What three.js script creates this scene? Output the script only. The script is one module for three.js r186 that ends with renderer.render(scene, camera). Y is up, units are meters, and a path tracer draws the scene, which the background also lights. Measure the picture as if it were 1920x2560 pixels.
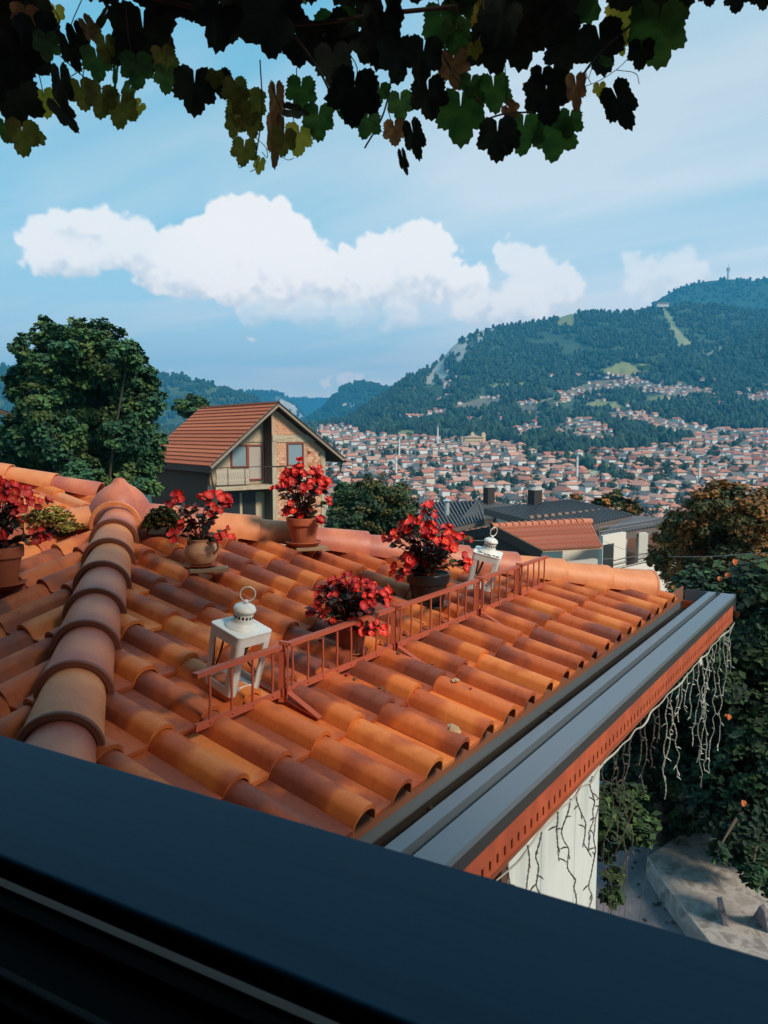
import * as THREE from 'three';
import { mergeGeometries, mergeVertices } from 'three/addons/utils/BufferGeometryUtils.js';
import { RoundedBoxGeometry } from 'three/addons/geometries/RoundedBoxGeometry.js';

// ---------- camera, sky, sun, exposure ----------
const scene = new THREE.Scene();
const FOCAL = 1900, HORIZON = 1087, PITCH = Math.atan((1280 - HORIZON) / FOCAL);   // survey of the photograph, 1920 x 2560
const camera = new THREE.PerspectiveCamera(2 * Math.atan(1280 / FOCAL) * 180 / Math.PI, 0.75, 0.05, 40000);
camera.position.set(0, 0, 0); camera.rotation.x = -PITCH; camera.focus = 5; camera.userData.fStop = 10;
scene.add(camera);
const renderer = new THREE.WebGLRenderer({ antialias: true });
renderer.toneMapping = THREE.LinearToneMapping;
renderer.toneMappingExposure = 1.0;
renderer.shadowMap.enabled = true;
const SUN_AZ = 131 * Math.PI / 180, SUN_EL = 40 * Math.PI / 180;                   // behind the viewer, to the right
const sunDir = new THREE.Vector3(Math.sin(SUN_AZ) * Math.cos(SUN_EL), Math.sin(SUN_EL), -Math.cos(SUN_AZ) * Math.cos(SUN_EL));
const sun = new THREE.DirectionalLight(new THREE.Color(1, 0.86, 0.68), 4.8);
sun.position.copy(sunDir).multiplyScalar(60); sun.target.position.set(0, 0, 0);
sun.castShadow = true; sun.shadow.radius = 22; sun.shadow.mapSize.set(4096, 4096);
Object.assign(sun.shadow.camera, { left: -60, right: 60, top: 60, bottom: -60, near: 1, far: 200 });
sun.name = 'sun'; scene.add(sun, sun.target);
scene.fog = new THREE.FogExp2(new THREE.Color(0.07, 0.49, 0.9), 0.00016);

// ---------- helpers ----------
function rng(seed) { let a = seed >>> 0; return () => { a = (a + 0x6D2B79F5) >>> 0; let t = a; t = Math.imul(t ^ (t >>> 15), t | 1); t ^= t + Math.imul(t ^ (t >>> 7), t | 61); return ((t ^ (t >>> 14)) >>> 0) / 4294967296; }; }
const V3 = (x, y, z) => new THREE.Vector3(x, y, z);
const lerp = (a, b, t) => a + (b - a) * t, clamp = (x, a, b) => Math.min(b, Math.max(a, x));
const sstep = (a, b, x) => { const t = clamp((x - a) / (b - a), 0, 1); return t * t * (3 - 2 * t); };
function table(x, t) { if (x <= t[0][0]) return t[0][1]; for (let i = 1; i < t.length; i++) if (x <= t[i][0]) return lerp(t[i - 1][1], t[i][1], (x - t[i - 1][0]) / (t[i][0] - t[i - 1][0])); return t[t.length - 1][1]; }
const PERM = new Uint16Array(1024); { const r = rng(5), p = [...Array(512).keys()]; for (let i = 511; i > 0; i--) { const j = Math.floor(r() * (i + 1)); [p[i], p[j]] = [p[j], p[i]]; } for (let i = 0; i < 1024; i++) PERM[i] = p[i & 511]; }
const hsh = (i, j) => PERM[(PERM[i & 511] + j) & 511] / 511;
function vnoise(x, y) { const i = Math.floor(x), j = Math.floor(y); let fx = x - i, fy = y - j; fx = fx * fx * (3 - 2 * fx); fy = fy * fy * (3 - 2 * fy); const a = hsh(i, j), b = hsh(i + 1, j), c = hsh(i, j + 1), d = hsh(i + 1, j + 1); return a + (b - a) * fx + (c - a) * fy + (a - b - c + d) * fx * fy; }
function fbm(x, y, o = 4) { let s = 0, a = 0.5, n = 0; for (let k = 0; k < o; k++) { s += a * vnoise(x, y); n += a; a *= 0.5; x = x * 2.03 + 17.3; y = y * 2.03 + 9.1; } return s / n; }
// a sight line of the survey, and points on it
const CP = Math.cos(PITCH), SP = Math.sin(PITCH);
function ray(px, py) { const x = (px - 960) / FOCAL, y = -(py - 1280) / FOCAL; return V3(x, CP * y - SP, -SP * y - CP); }
function at(px, py, depth) { const r = ray(px, py); return r.multiplyScalar(depth / -r.z); }
function atY(px, py, y) { const r = ray(px, py); return r.multiplyScalar(y / r.y); }
function atPlane(px, py, n, c) { const r = ray(px, py); return r.multiplyScalar(c / r.dot(n)); }

const taken = new Map();
function numbered(n) { const k = taken.get(n) ?? 0; taken.set(n, k + 1); return k ? `${n}_${String(k).padStart(3, '0')}` : n; }
function shadows(m) { m.castShadow = true; m.receiveShadow = true; return m; }
function part(name, geo, m, parent) { const o = shadows(new THREE.Mesh(geo, m)); o.name = name; parent.add(o); return o; }
function tag(o, label, category, group, kind) { if (label) o.userData.label = label; if (category) o.userData.category = category; if (group) o.userData.group = group; if (kind) o.userData.kind = kind; return o; }
function thing(name, label, category, pos, group) { const o = new THREE.Group(); o.name = numbered(name); if (pos) o.position.copy(pos); scene.add(o); return tag(o, label, category, group); }
function solo(name, geo, m, label, category, pos, group, kind) { const o = shadows(new THREE.Mesh(geo, m)); o.name = numbered(name); if (pos) o.position.copy(pos); scene.add(o); return tag(o, label, category, group, kind); }
function dup(root, pos, turn, label) { const r = root.clone(); r.name = numbered(root.name.replace(/_\d{3}$/, '')); r.userData = { ...root.userData }; if (pos) r.position.copy(pos); if (turn !== undefined) r.rotation.y = turn; if (label) r.userData.label = label; scene.add(r); return r; }

function fix(g) { let q = g.index ? g.toNonIndexed() : g; for (const k of Object.keys(q.attributes)) if (!['position', 'normal', 'uv'].includes(k)) q.deleteAttribute(k); if (!q.attributes.uv) q.setAttribute('uv', new THREE.BufferAttribute(new Float32Array(q.attributes.position.count * 2), 2)); if (!q.attributes.normal) q.computeVertexNormals(); return q; }
const merge = (list) => mergeGeometries(list.map(fix));
function place(g, x = 0, y = 0, z = 0, rx = 0, ry = 0, rz = 0) { g.applyMatrix4(new THREE.Matrix4().compose(V3(x, y, z), new THREE.Quaternion().setFromEuler(new THREE.Euler(rx, ry, rz, 'YXZ')), V3(1, 1, 1))); return g; }
const box = (w, h, d, x, y, z, rx, ry, rz) => place(new THREE.BoxGeometry(w, h, d), x, y, z, rx, ry, rz);
const rbox = (w, h, d, r, x, y, z, rx, ry, rz) => place(new RoundedBoxGeometry(w, h, d, 2, r), x, y, z, rx, ry, rz);
const cyl = (r1, r2, h, n, x, y, z, rx, ry, rz) => place(new THREE.CylinderGeometry(r1, r2, h, n), x, y, z, rx, ry, rz);
const tube = (pts, r, seg = 12, rad = 6) => new THREE.TubeGeometry(new THREE.CatmullRomCurve3(pts), seg, r, rad, false);
function bar(a, b, w, h) {          // a square bar from a to b
  const g = new THREE.BoxGeometry(w, h, a.distanceTo(b)), m = new THREE.Matrix4().lookAt(a, b, Math.abs(b.clone().sub(a).normalize().y) > 0.95 ? V3(1, 0, 0) : V3(0, 1, 0));
  m.setPosition(a.clone().add(b).multiplyScalar(0.5)); return g.applyMatrix4(m);
}
function limb(pts, radii, rad = 7) { // a tapered branch
  const c = new THREE.CatmullRomCurve3(pts), n = pts.length * 4, fr = c.computeFrenetFrames(n, false), pos = [], idx = [], uv = [];
  for (let i = 0; i <= n; i++) { const t = i / n, p = c.getPoint(t), r = table(t * (radii.length - 1), radii.map((q, k) => [k, q])); for (let j = 0; j <= rad; j++) { const a = j / rad * Math.PI * 2, v = p.clone().addScaledVector(fr.normals[i], Math.cos(a) * r).addScaledVector(fr.binormals[i], Math.sin(a) * r); pos.push(v.x, v.y, v.z); uv.push(j / rad, t * 4); } }
  for (let i = 0; i < n; i++) for (let j = 0; j < rad; j++) { const a = i * (rad + 1) + j, b = a + rad + 1; idx.push(a, b, a + 1, b, b + 1, a + 1); }
  const g = new THREE.BufferGeometry(); g.setAttribute('position', new THREE.Float32BufferAttribute(pos, 3)); g.setAttribute('uv', new THREE.Float32BufferAttribute(uv, 2)); g.setIndex(idx); g.computeVertexNormals(); return g;
}
function rawGeo(pos, col, uv) { const g = new THREE.BufferGeometry(); g.setAttribute('position', new THREE.Float32BufferAttribute(pos, 3)); if (col) g.setAttribute('color', new THREE.Float32BufferAttribute(col, 3)); if (uv) g.setAttribute('uv', new THREE.Float32BufferAttribute(uv, 2)); g.computeVertexNormals(); return g; }
function tex(w, h, fn, srgb = true) { const d = new Uint8Array(w * h * 4); for (let y = 0; y < h; y++) for (let x = 0; x < w; x++) { const c = fn(x / w, y / h, x, y), i = (y * w + x) * 4; d[i] = clamp(c[0], 0, 255); d[i + 1] = clamp(c[1], 0, 255); d[i + 2] = clamp(c[2], 0, 255); d[i + 3] = 255; } const t = new THREE.DataTexture(d, w, h); t.magFilter = THREE.LinearFilter; t.minFilter = THREE.LinearFilter; t.wrapS = t.wrapT = THREE.RepeatWrapping; if (srgb) t.colorSpace = THREE.SRGBColorSpace; t.needsUpdate = true; return t; }
const lin = (r, g, b) => new THREE.Color().setRGB(r, g, b);
const mat = (c, rough = 0.8, o = {}) => new THREE.MeshStandardMaterial({ color: c, roughness: rough, side: THREE.DoubleSide, ...o });
const mixc = (a, b, t) => [lerp(a[0], b[0], t), lerp(a[1], b[1], t), lerp(a[2], b[2], t)];
// mottled texture between sRGB colours: coarse patches and fine grain
const mottle = (cols, su, sv, seed, grain = 10, size = 256) => tex(size, size, (u, v, x, y) => { const n = fbm(u * su + seed * 7.7, v * sv + seed * 3.1, 5), k = clamp((n - 0.25) * 2, 0, 0.999) * (cols.length - 1), i = Math.floor(k), c = mixc(cols[i], cols[Math.min(i + 1, cols.length - 1)], k - i), g = (hsh(x * 3 + seed, y * 7) - 0.5) * grain * 2; return [c[0] + g, c[1] + g, c[2] + g]; });
// ---------- the sky: blue air, high thin cloud, heaped cumulus ----------
{
  const W = 4096, H = 2048, data = new Float32Array(W * H * 4);
  // cumulus heaps: azimuth, elevation, radius in degrees (surveyed), each a family of round heads over a flat base
  const D = 180 / Math.PI;
  const toAng = (px, py) => { const r = ray(px, py).normalize(); return [Math.atan2(r.x, -r.z) * D, Math.asin(r.y) * D]; };
  const heads = [];
  const fam = (base, strength, list) => { for (const [x, y, r] of list) { const a = toAng(x, y); heads.push([a[0], a[1], r / 33.2, toAng(x, base)[1], strength]); } };
  fam(690, 0.85, [[100, 590, 48], [165, 575, 52], [230, 580, 55], [120, 640, 62], [190, 660, 55], [280, 600, 70], [350, 625, 75]]);
  fam(745, 0.95, [[400, 660, 75], [450, 610, 50], [470, 690, 78]]);
  fam(762, 1.0, [[500, 590, 48], [545, 560, 50], [585, 545, 58], [640, 545, 62], [690, 555, 58], [560, 640, 90], [650, 640, 110], [735, 620, 75], [770, 670, 70], [600, 700, 85], [700, 710, 80], [800, 705, 60]]);
  fam(775, 0.92, [[865, 640, 34], [895, 655, 42], [845, 700, 70], [960, 640, 62], [1005, 610, 42], [1045, 600, 52], [1080, 625, 48], [1020, 680, 92], [1100, 680, 62], [930, 710, 72], [1150, 715, 52], [1185, 700, 34]]);
  fam(810, 0.62, [[1270, 640, 34], [1300, 655, 44], [1345, 670, 46], [1390, 700, 46], [1330, 730, 70], [1420, 735, 45], [1190, 770, 60], [1270, 770, 60], [1360, 780, 50]]);
  fam(740, 0.3, [[1580, 660, 30], [1625, 660, 26], [1690, 680, 50], [1740, 690, 36], [1610, 700, 60]]);
  fam(815, 0.22, [[650, 785, 60], [760, 790, 70], [880, 792, 74], [1000, 790, 66]]);
  fam(880, 0.55, [[625, 858, 13], [636, 855, 9]]);
  fam(975, 0.4, [[820, 965, 22], [870, 955, 26], [920, 965, 22], [430, 945, 16]]);
  { // the same kind of heaps all round the sky
    const r = rng(77);
    for (let k = 0; k < 34; k++) { const az = 45 + r() * 270, el = 8 + r() * r() * 42, s = 0.5 + r() * 1.3, n = 6 + Math.floor(r() * 9); for (let i = 0; i < n; i++) { const q = (r() - 0.5) * 9 * s; heads.push([az + q, el + r() * (3.2 - Math.abs(q) * 0.3) * s, (0.8 + r() * 1.5) * s, el - 0.8, 0.6 + 0.4 * r()]); } }
    for (const h of heads) if (h[0] > 180) h[0] -= 360;
  }
  const bins = Array.from({ length: 72 }, () => []);
  heads.forEach((h) => { for (let b = 0; b < 72; b++) { const c = -180 + b * 5 + 2.5; let d = Math.abs(c - h[0]); if (d > 180) d = 360 - d; if (d < h[2] * 1.7 / Math.max(0.3, Math.cos(h[1] / D)) + 4) bins[b].push(h); } });
  for (let j = 0; j < H; j++) {
    const el = ((j + 0.5) / H - 0.5) * 180, AIR = lerp(1.72, 1.22, sstep(3, 24, el));
    for (let i = 0; i < W; i++) {
      const a = ((i + 0.5) / W - 0.5) * 2 * Math.PI, x = Math.cos(a), z = Math.sin(a); let az = Math.atan2(x, -z) * D;
      let r, g, b; const o = (j * W + i) * 4;
      if (el < -3) { r = 0.33; g = 0.5; b = 0.56; }
      else {
        const t = Math.max(0, el), h1 = Math.exp(-t / 12), h2 = Math.exp(-t / 40);
        r = lerp(0.10, 0.17, h2); g = lerp(0.38, 0.52, h2); b = lerp(0.58, 0.70, h2);
        r = lerp(r, 0.64, h1 * 0.85); g = lerp(g, 0.71, h1 * 0.85); b = lerp(b, 0.74, h1 * 0.85);
        // high thin cloud, drawn on a flat layer far above
        const hh = 1 / Math.max(0.09, Math.sin((t + 3.5) / D)), cx = Math.sin(az / D) * hh, cz = -Math.cos(az / D) * hh;
        const q = cx * 0.8 + cz * 0.6, s = -cx * 0.6 + cz * 0.8, wob = fbm(q * 0.55 + 3, s * 0.55, 3);
        const veil = fbm(q * 0.5 + wob * 1.4, s * 1.3 + 11, 5), broad = fbm(cx * 0.16 + 5.4, cz * 0.13 + 2.2, 3), sideways = sstep(-22, 20, az) * (1 - sstep(100, 170, Math.abs(az)));
        let c = clamp((veil * 1.15 + broad * 0.45 + sideways * 0.46 - 0.96) * 2.3, 0, 1) * 0.92 * sstep(-1, 5, el);
        r = lerp(r, 0.63, c); g = lerp(g, 0.715, c); b = lerp(b, 0.76, c);
        // cumulus
        const near = bins[clamp(Math.floor((az + 180) / 5), 0, 71)];
        if (near.length) {
          const ca = Math.max(0.3, Math.cos(el / D)), n1 = fbm(az * 0.6 + 40, el * 0.7, 5) - 0.5, n2 = fbm(az * 2.2 + 9, el * 2.4 + 4, 4) - 0.5;
          const n3 = fbm(az * 0.8 + 71, el * 0.9, 3) - 0.5, wa = az + n1 * 1.9 + n2 * 0.75, we = el + n3 * 1.3 + n2 * 0.6;
          let m = -1, wsum = 0, sh = 0, st = 0;
          for (const h of near) {
            let da = wa - h[0]; if (da > 180) da -= 360; if (da < -180) da += 360; da *= ca; const de = we - h[1], rr = h[2];
            const dd = Math.sqrt(da * da + de * de) / rr; if (dd > 1.6) continue;
            let v = 1 - dd; const under = (h[3] - (el + n1 * 0.5)) / 0.8; if (under > -0.9) v -= (under + 0.9) * 0.16;
            if (v > m) m = v; if (v > -0.3) { const w = (v + 0.3) ** 3 * h[4]; wsum += w; sh += w * clamp(0.55 + 0.5 * (de / rr) - 0.22 * (da / rr) + n2 * 0.35 + n3 * 0.5 + 0.35 * (el - h[3]) / 4, 0, 1); st += w * h[4]; }
          }
          if (wsum > 0) {
            const k = clamp(st / wsum, 0, 1), alpha = sstep(-0.06, 0.12 + 0.4 * (1 - k) + 0.5 * sstep(0.4, -0.2, sh / wsum), m) * (0.25 + 0.75 * k); sh /= wsum;
            const lit = sstep(0.2, 0.72, sh); const cr = lerp(0.60, 0.90, lit), cg = lerp(0.65, 0.89, lit), cb = lerp(0.68, 0.85, lit);
            r = lerp(r, cr, alpha); g = lerp(g, cg, alpha); b = lerp(b, cb, alpha);
          }
        }
      }
      const low = Math.exp(-Math.max(0, el) / 7); data[o] = r * AIR * (1 + 0.95 * low); data[o + 1] = g * AIR * (1 + 0.3 * low); data[o + 2] = b * AIR; data[o + 3] = 1;
    }
  }
  const t = new THREE.DataTexture(data, W, H, THREE.RGBAFormat, THREE.FloatType);
  t.mapping = THREE.EquirectangularReflectionMapping; t.magFilter = THREE.LinearFilter; t.minFilter = THREE.LinearFilter; t.needsUpdate = true;
  scene.background = t; scene.environment = t;
}
// ---------- the neighbouring house below the window: hipped clay-tile roof ----------
const RA = 34.4 * Math.PI / 180, U = V3(Math.sin(RA), 0, -Math.cos(RA)), V = V3(Math.cos(RA), 0, Math.sin(RA));   // along the eave, and down the slope
const EAVE_Y = -1.149, EAVE_V = -1.264, RISE = 0.25, AP_U = 2.80, AP_V = -3.80, HIP_A = 0.87, HIP_B = 1.086, GROUND = -5.6, SLOPE = Math.atan(RISE), RISE_L = RISE / HIP_A, SLOPE_L = Math.atan(RISE_L);
const APEX_Y = EAVE_Y + RISE * (EAVE_V - AP_V);
const bp = (u, v, y) => V3(0, y, 0).addScaledVector(U, u).addScaledVector(V, v);
const roofN = V3(0, 1, 0).addScaledVector(V, RISE), roofC = EAVE_Y + RISE * EAVE_V;
const onRoof = (px, py) => atPlane(px, py, roofN, roofC);
const roofAt = (u, v) => bp(u, v, EAVE_Y + RISE * (EAVE_V - v));
const house = thing('tiled_roof_house', 'low white house under a hipped orange clay tile roof with red flower pots', 'house', bp(AP_U, AP_V, GROUND));
house.rotation.y = -RA;
const L = (u, v, y) => V3(v - AP_V, y - GROUND, -(u - AP_U));      // the same place in the house's own axes
const TW = 0.2, TL = 0.405, COURSE = 0.33;

// fired clay: orange body flashed with purple brown in clouds that differ on every tile
const clayTex = [];
const clayKinds = [[[150, 84, 64], [178, 98, 62], [206, 122, 70]], [[132, 76, 66], [172, 94, 62], [214, 132, 76]], [[164, 90, 62], [188, 104, 64], [208, 124, 74]], [[128, 76, 70], [150, 84, 66], [192, 108, 66]], [[186, 102, 62], [202, 118, 68], [220, 142, 86]]];
for (let k = 0; k < 10; k++) {
  const K = clayKinds[k % 5], sx = k * 13.7, mid = 0.2 + 0.6 * hsh(k, 3);
  clayTex.push(tex(64, 128, (u, v, x, y) => { const n = fbm(u * 1.3 + sx, v * 2.2 + sx * 0.7, 3), f = clamp((n - 0.5) * 4.4 + mid, 0, 0.999) * 2, i = Math.floor(f), c = mixc(K[2 - i], K[1 - i], f - i), g = (hsh(x * 5 + k, y * 3) - 0.5) * 8 + (fbm(u * 22, v * 34 + sx, 2) - 0.5) * 12, s = fbm(u * 9 + sx, v * 14, 3) > 0.74 ? -9 : 0; return [c[0] + g + s, c[1] + g * 0.8 + s, c[2] + g * 0.7 + s]; }));
}
const clayBump = tex(128, 128, (u, v) => { const n = fbm(u * 24, v * 24, 4) * 200 + 20; return [n, n, n]; }, false);
const clayMats = clayTex.map((t) => mat(lin(0.95, 0.74, 0.5), 0.6, { map: t, bumpMap: clayBump, bumpScale: 0.0008 }));
const pale = tex(64, 128, (u, v, x, y) => { const n = fbm(u * 3 + 2, v * 3, 4), c = mixc([196, 122, 86], [226, 168, 120], clamp(n * 1.6 - 0.3, 0, 1)), g = (hsh(x, y) - 0.5) * 14; return [c[0] + g, c[1] + g, c[2] + g]; });
const mauve = tex(64, 128, (u, v, x, y) => { const n = fbm(u * 2 + 8, v * 2.5, 4), c = mixc([168, 104, 92], [212, 142, 106], clamp(n * 2.2 - 0.6, 0, 1)), g = (hsh(x, y) - 0.5) * 14; return [c[0] + g, c[1] + g, c[2] + g]; });
const hipMats = [mat(lin(0.96, 0.76, 0.62), 0.55, { map: pale, bumpMap: clayBump, bumpScale: 0.0006 }), mat(lin(0.96, 0.74, 0.66), 0.5, { map: mauve, bumpMap: clayBump, bumpScale: 0.0006 })];
const collarMat = mat(lin(0.17, 0.05, 0.028), 0.55);
const deckMat = mat(lin(0.56, 0.37, 0.23), 0.9);

// interlocking tile: half-round roll and flat pan, 12 mm thick; a across, n off the roof, z down the slope (0 = lower edge)
const PROFILE = []; for (let i = 0; i <= 12; i++) { const a = i / 12 * 0.112, x = Math.abs(a / 0.112 * 2 - 1); PROFILE.push([a, 0.056 * Math.sqrt(Math.max(0, 1 - x ** 2.1)) + 0.002]); }
PROFILE.push([0.124, 0.0005], [0.145, 0], [0.175, 0], [0.192, 0.001], [0.2, 0.004]);
function tileGeo(clip) {
  const rows = [0, -0.012, -0.14, -0.27, -TL], pos = [], uv = [], idx = [], np = PROFILE.length, th = 0.017;
  const put = (p, z, low) => { const [a, h] = p; let zz = z; if (clip) zz = Math.max(z, clip(a)); if (zz > 0) zz = 0; const lift = 0.04 + zz * 0.062; pos.push(a - 0.056, h + lift - (low ? th : 0), zz); uv.push(a / TW, -zz / TL); };
  for (const low of [0, 1]) for (const z of rows) for (const p of PROFILE) put(p, z, low);
  const nr = rows.length, s = nr * np;
  for (let r = 0; r < nr - 1; r++) for (let i = 0; i < np - 1; i++) { const a = r * np + i, b = a + 1, c = a + np, d = c + 1; idx.push(a, b, c, b, d, c, s + a, s + c, s + b, s + b, s + c, s + d); }
  const q = mergeless(pos, uv, idx);
  // front and side edges with their own sharp normals
  const e = []; const eu = []; const P = (k) => [pos[k * 3], pos[k * 3 + 1], pos[k * 3 + 2]];
  const quad = (a, b, c, d) => { for (const k of [a, b, c, b, d, c]) { e.push(...P(k)); eu.push(uv[k * 2] * 0.9 + 0.05, 0.02); } };
  for (let i = 0; i < np - 1; i++) quad(i, s + i, i + 1, s + i + 1);
  for (let r = 0; r < nr - 1; r++) { quad(r * np, (r + 1) * np, s + r * np, s + (r + 1) * np); quad(r * np + np - 1, s + r * np + np - 1, (r + 1) * np + np - 1, s + (r + 1) * np + np - 1); }
  return merge([q, rawGeo(e, null, eu)]);
}
function mergeless(pos, uv, idx) { const g = new THREE.BufferGeometry(); g.setAttribute('position', new THREE.Float32BufferAttribute(pos, 3)); g.setAttribute('uv', new THREE.Float32BufferAttribute(uv, 2)); g.setIndex(idx); g.computeVertexNormals(); return g; }
const wholeTile = tileGeo();
const cs = Math.cos(SLOPE), sn = Math.sin(SLOPE), cl = Math.cos(SLOPE_L), sl = Math.sin(SLOPE_L);
const FACES = {
  front: { a: V3(0, 0, -1), n: V3(sn, cs, 0), z: V3(cs, -sn, 0), c: cs, lo: -HIP_A, hi: HIP_B, first: 1.946 - AP_U, eave: EAVE_V - AP_V, courses: 8 },
  left: { a: V3(1, 0, 0), n: V3(0, cl, sl), z: V3(0, -sl, cl), c: cl, lo: -1, hi: 1 / HIP_A, first: 0.06, eave: 2.1, courses: 7 },
};
const apex = L(AP_U, AP_V, APEX_Y);
{
  const r = rng(21);
  for (const [key, F] of Object.entries(FACES)) for (let j = 0; j < F.courses; j++) {
    const w0 = F.eave - j * COURSE;
    for (let i = -40; i < 40; i++) {
      const q0 = F.first + i * TW + (r() - 0.5) * 0.006; if (q0 < F.lo * w0 - 0.1 || q0 > F.hi * w0 + 0.1) continue;
      if (key === 'left' && q0 < -1.9) continue;
      const reach = (q) => q > 0 ? q / F.hi : q / F.lo, limit = (a) => (reach(q0 + a - 0.056) - w0) / F.c + 0.03;                 // cut along the hip
      let need = false, any = false; for (const a of [0, 0.1, 0.2]) { const l = limit(a); if (l > -TL) need = true; if (l < -0.04) any = true; }
      if (!any) continue;
      const o = part('roof_tile', need ? tileGeo(limit) : wholeTile, clayMats[Math.floor(r() * clayMats.length)], house);
      o.quaternion.setFromRotationMatrix(new THREE.Matrix4().makeBasis(F.a, F.n, F.z)); o.rotateY((r() - 0.5) * 0.012);
      o.position.copy(apex).addScaledVector(F.a, q0).addScaledVector(F.z, w0 / F.c).addScaledVector(F.n, -0.035 + (r() - 0.5) * 0.003);
    }
  }
}
// boarding under the tiles and the two slopes that face away
{
  const R = EAVE_V - AP_V, e = 0.055, y = EAVE_Y - e, yA = APEX_Y - e;
  const c = [L(AP_U - R * HIP_A, EAVE_V - 0.1, y + 0.025), L(AP_U + R * HIP_B - 0.1, EAVE_V - 0.1, y + 0.025), L(AP_U + R * HIP_B, AP_V - R, y), L(AP_U - R * HIP_A, AP_V - R * HIP_A, y)], t = L(AP_U, AP_V, yA), pos = [];
  for (let k = 0; k < 4; k++) { const a = c[k], b = c[(k + 1) % 4]; pos.push(a.x, a.y, a.z, b.x, b.y, b.z, t.x, t.y, t.z); }
  const soff = []; for (const [a, b, d] of [[0, 1, 2], [0, 2, 3]]) for (const k of [a, b, d]) soff.push(c[k].x, c[k].y - 0.03, c[k].z);
  part('roof_deck', merge([rawGeo(pos), rawGeo(soff)]), deckMat, house);
}
// hip tiles: tapered half-round barrels with a thick collar at the lower end
function hipTileGeo(len, r0, r1, th = 0.014) {
  const n = 18, rows = 5, pos = [], uv = [], idx = [];
  for (const low of [0, 1]) for (let j = 0; j <= rows; j++) for (let i = 0; i <= n; i++) { const t = j / rows, a = lerp(-1.75, 1.75, i / n), r = lerp(r0, r1, t) - low * th; pos.push(Math.sin(a) * r, Math.cos(a) * r, -t * len); uv.push(i / n, t); }
  const s = (rows + 1) * (n + 1);
  for (let j = 0; j < rows; j++) for (let i = 0; i < n; i++) { const a = j * (n + 1) + i, b = a + 1, c = a + n + 1, d = c + 1; idx.push(a, b, c, b, d, c, s + a, s + c, s + b, s + b, s + c, s + d); }
  for (let i = 0; i < n; i++) idx.push(i, s + i, i + 1, s + i, s + i + 1, i + 1);
  return mergeless(pos, uv, idx);
}
const collarGeo = (() => { const pos = [], idx = [], uv = [], n = 20, sec = [[0.113, -0.014], [0.124, -0.014], [0.127, -0.010], [0.127, 0.0], [0.124, 0.004], [0.106, 0.004]]; for (let i = 0; i <= n; i++) { const a = lerp(-1.7, 1.7, i / n); for (const [r, z] of sec) { pos.push(Math.sin(a) * r, Math.cos(a) * r, z); uv.push(i / n, z); } } const k = sec.length; for (let i = 0; i < n; i++) for (let j = 0; j < k - 1; j++) { const a = i * k + j, b = a + k; idx.push(a, b, a + 1, b, b + 1, a + 1); } return mergeless(pos, uv, idx).toNonIndexed(); })(); collarGeo.computeVertexNormals();
const hipGeo = hipTileGeo(0.4, 0.122, 0.098);
function hipRow(dirU, dirV, fall, count, start, step, withCollar, seed, last) {
  const r = rng(seed), d = V3(dirV, 0, -dirU).normalize(), down = V3(d.x, -fall, d.z).normalize(), side = V3(0, 1, 0).cross(down).normalize(), up = down.clone().cross(side);
  for (let k = 0; k < count; k++) {
    const flared = last && k === count - 1, o = part('hip_tile', flared ? hipTileGeo(0.44, 0.134, 0.1) : hipGeo, hipMats[r() < 0.5 ? 0 : 1], house);
    o.quaternion.setFromRotationMatrix(new THREE.Matrix4().makeBasis(side, up, down)); o.rotateY((r() - 0.5) * 0.03);
    o.position.copy(apex).addScaledVector(down, start + k * step).addScaledVector(up, 0.035 + (r() - 0.5) * 0.004);
    if (withCollar || flared) { const c = part('collar', collarGeo, withCollar ? collarMat : hipMats[0], o); c.scale.setScalar(flared ? 1.07 : 1); c.scale.z = 1; }
  }
}
hipRow(-HIP_A, 1, RISE / Math.hypot(1, HIP_A), 10, 0.46, 0.325, true, 3);
hipRow(HIP_B, 1, RISE / Math.hypot(1, HIP_B), 10, 0.46, 0.342, false, 4, true);
hipRow(-1, -1, RISE_L / Math.SQRT2, 5, 0.5, 0.345, false, 9);
// the cap where the hips meet: a three-armed bell with a small knob
{
  const pos = [], idx = [], uv = [], n = 48, prof = [[0.0, 0.225], [0.018, 0.224], [0.032, 0.215], [0.04, 0.2], [0.052, 0.186], [0.085, 0.168], [0.12, 0.135], [0.15, 0.09], [0.172, 0.03], [0.185, -0.05], [0.19, -0.1]];
  for (let i = 0; i <= n; i++) for (let j = 0; j < prof.length; j++) { const a = i / n * Math.PI * 2, k = j / (prof.length - 1), lobe = 1 + 0.12 * k * k * Math.cos(4 * (a - Math.PI / 4)), [r, y] = prof[j]; pos.push(Math.cos(a) * r * lobe, y, Math.sin(a) * r * lobe); uv.push(i / n * 2, k); }
  const m = prof.length; for (let i = 0; i < n; i++) for (let j = 0; j < m - 1; j++) { const a = i * m + j, b = a + m; idx.push(a, a + 1, b, b, a + 1, b + 1); }
  const c = part('ridge_cap', mergeless(pos, uv, idx), hipMats[1], house); c.position.copy(apex).y += 0.04;
  const d = V3(1, -RISE / 1.0, 1).normalize();
  const s = V3(0, 1, 0).cross(d).normalize(), arm = part('collar', collarGeo, hipMats[0], c); arm.quaternion.setFromRotationMatrix(new THREE.Matrix4().makeBasis(s, d.clone().cross(s), d)); arm.position.copy(d).multiplyScalar(0.2); arm.position.y -= 0.0; arm.scale.set(1.12, 1.12, 1.3);
}
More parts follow.
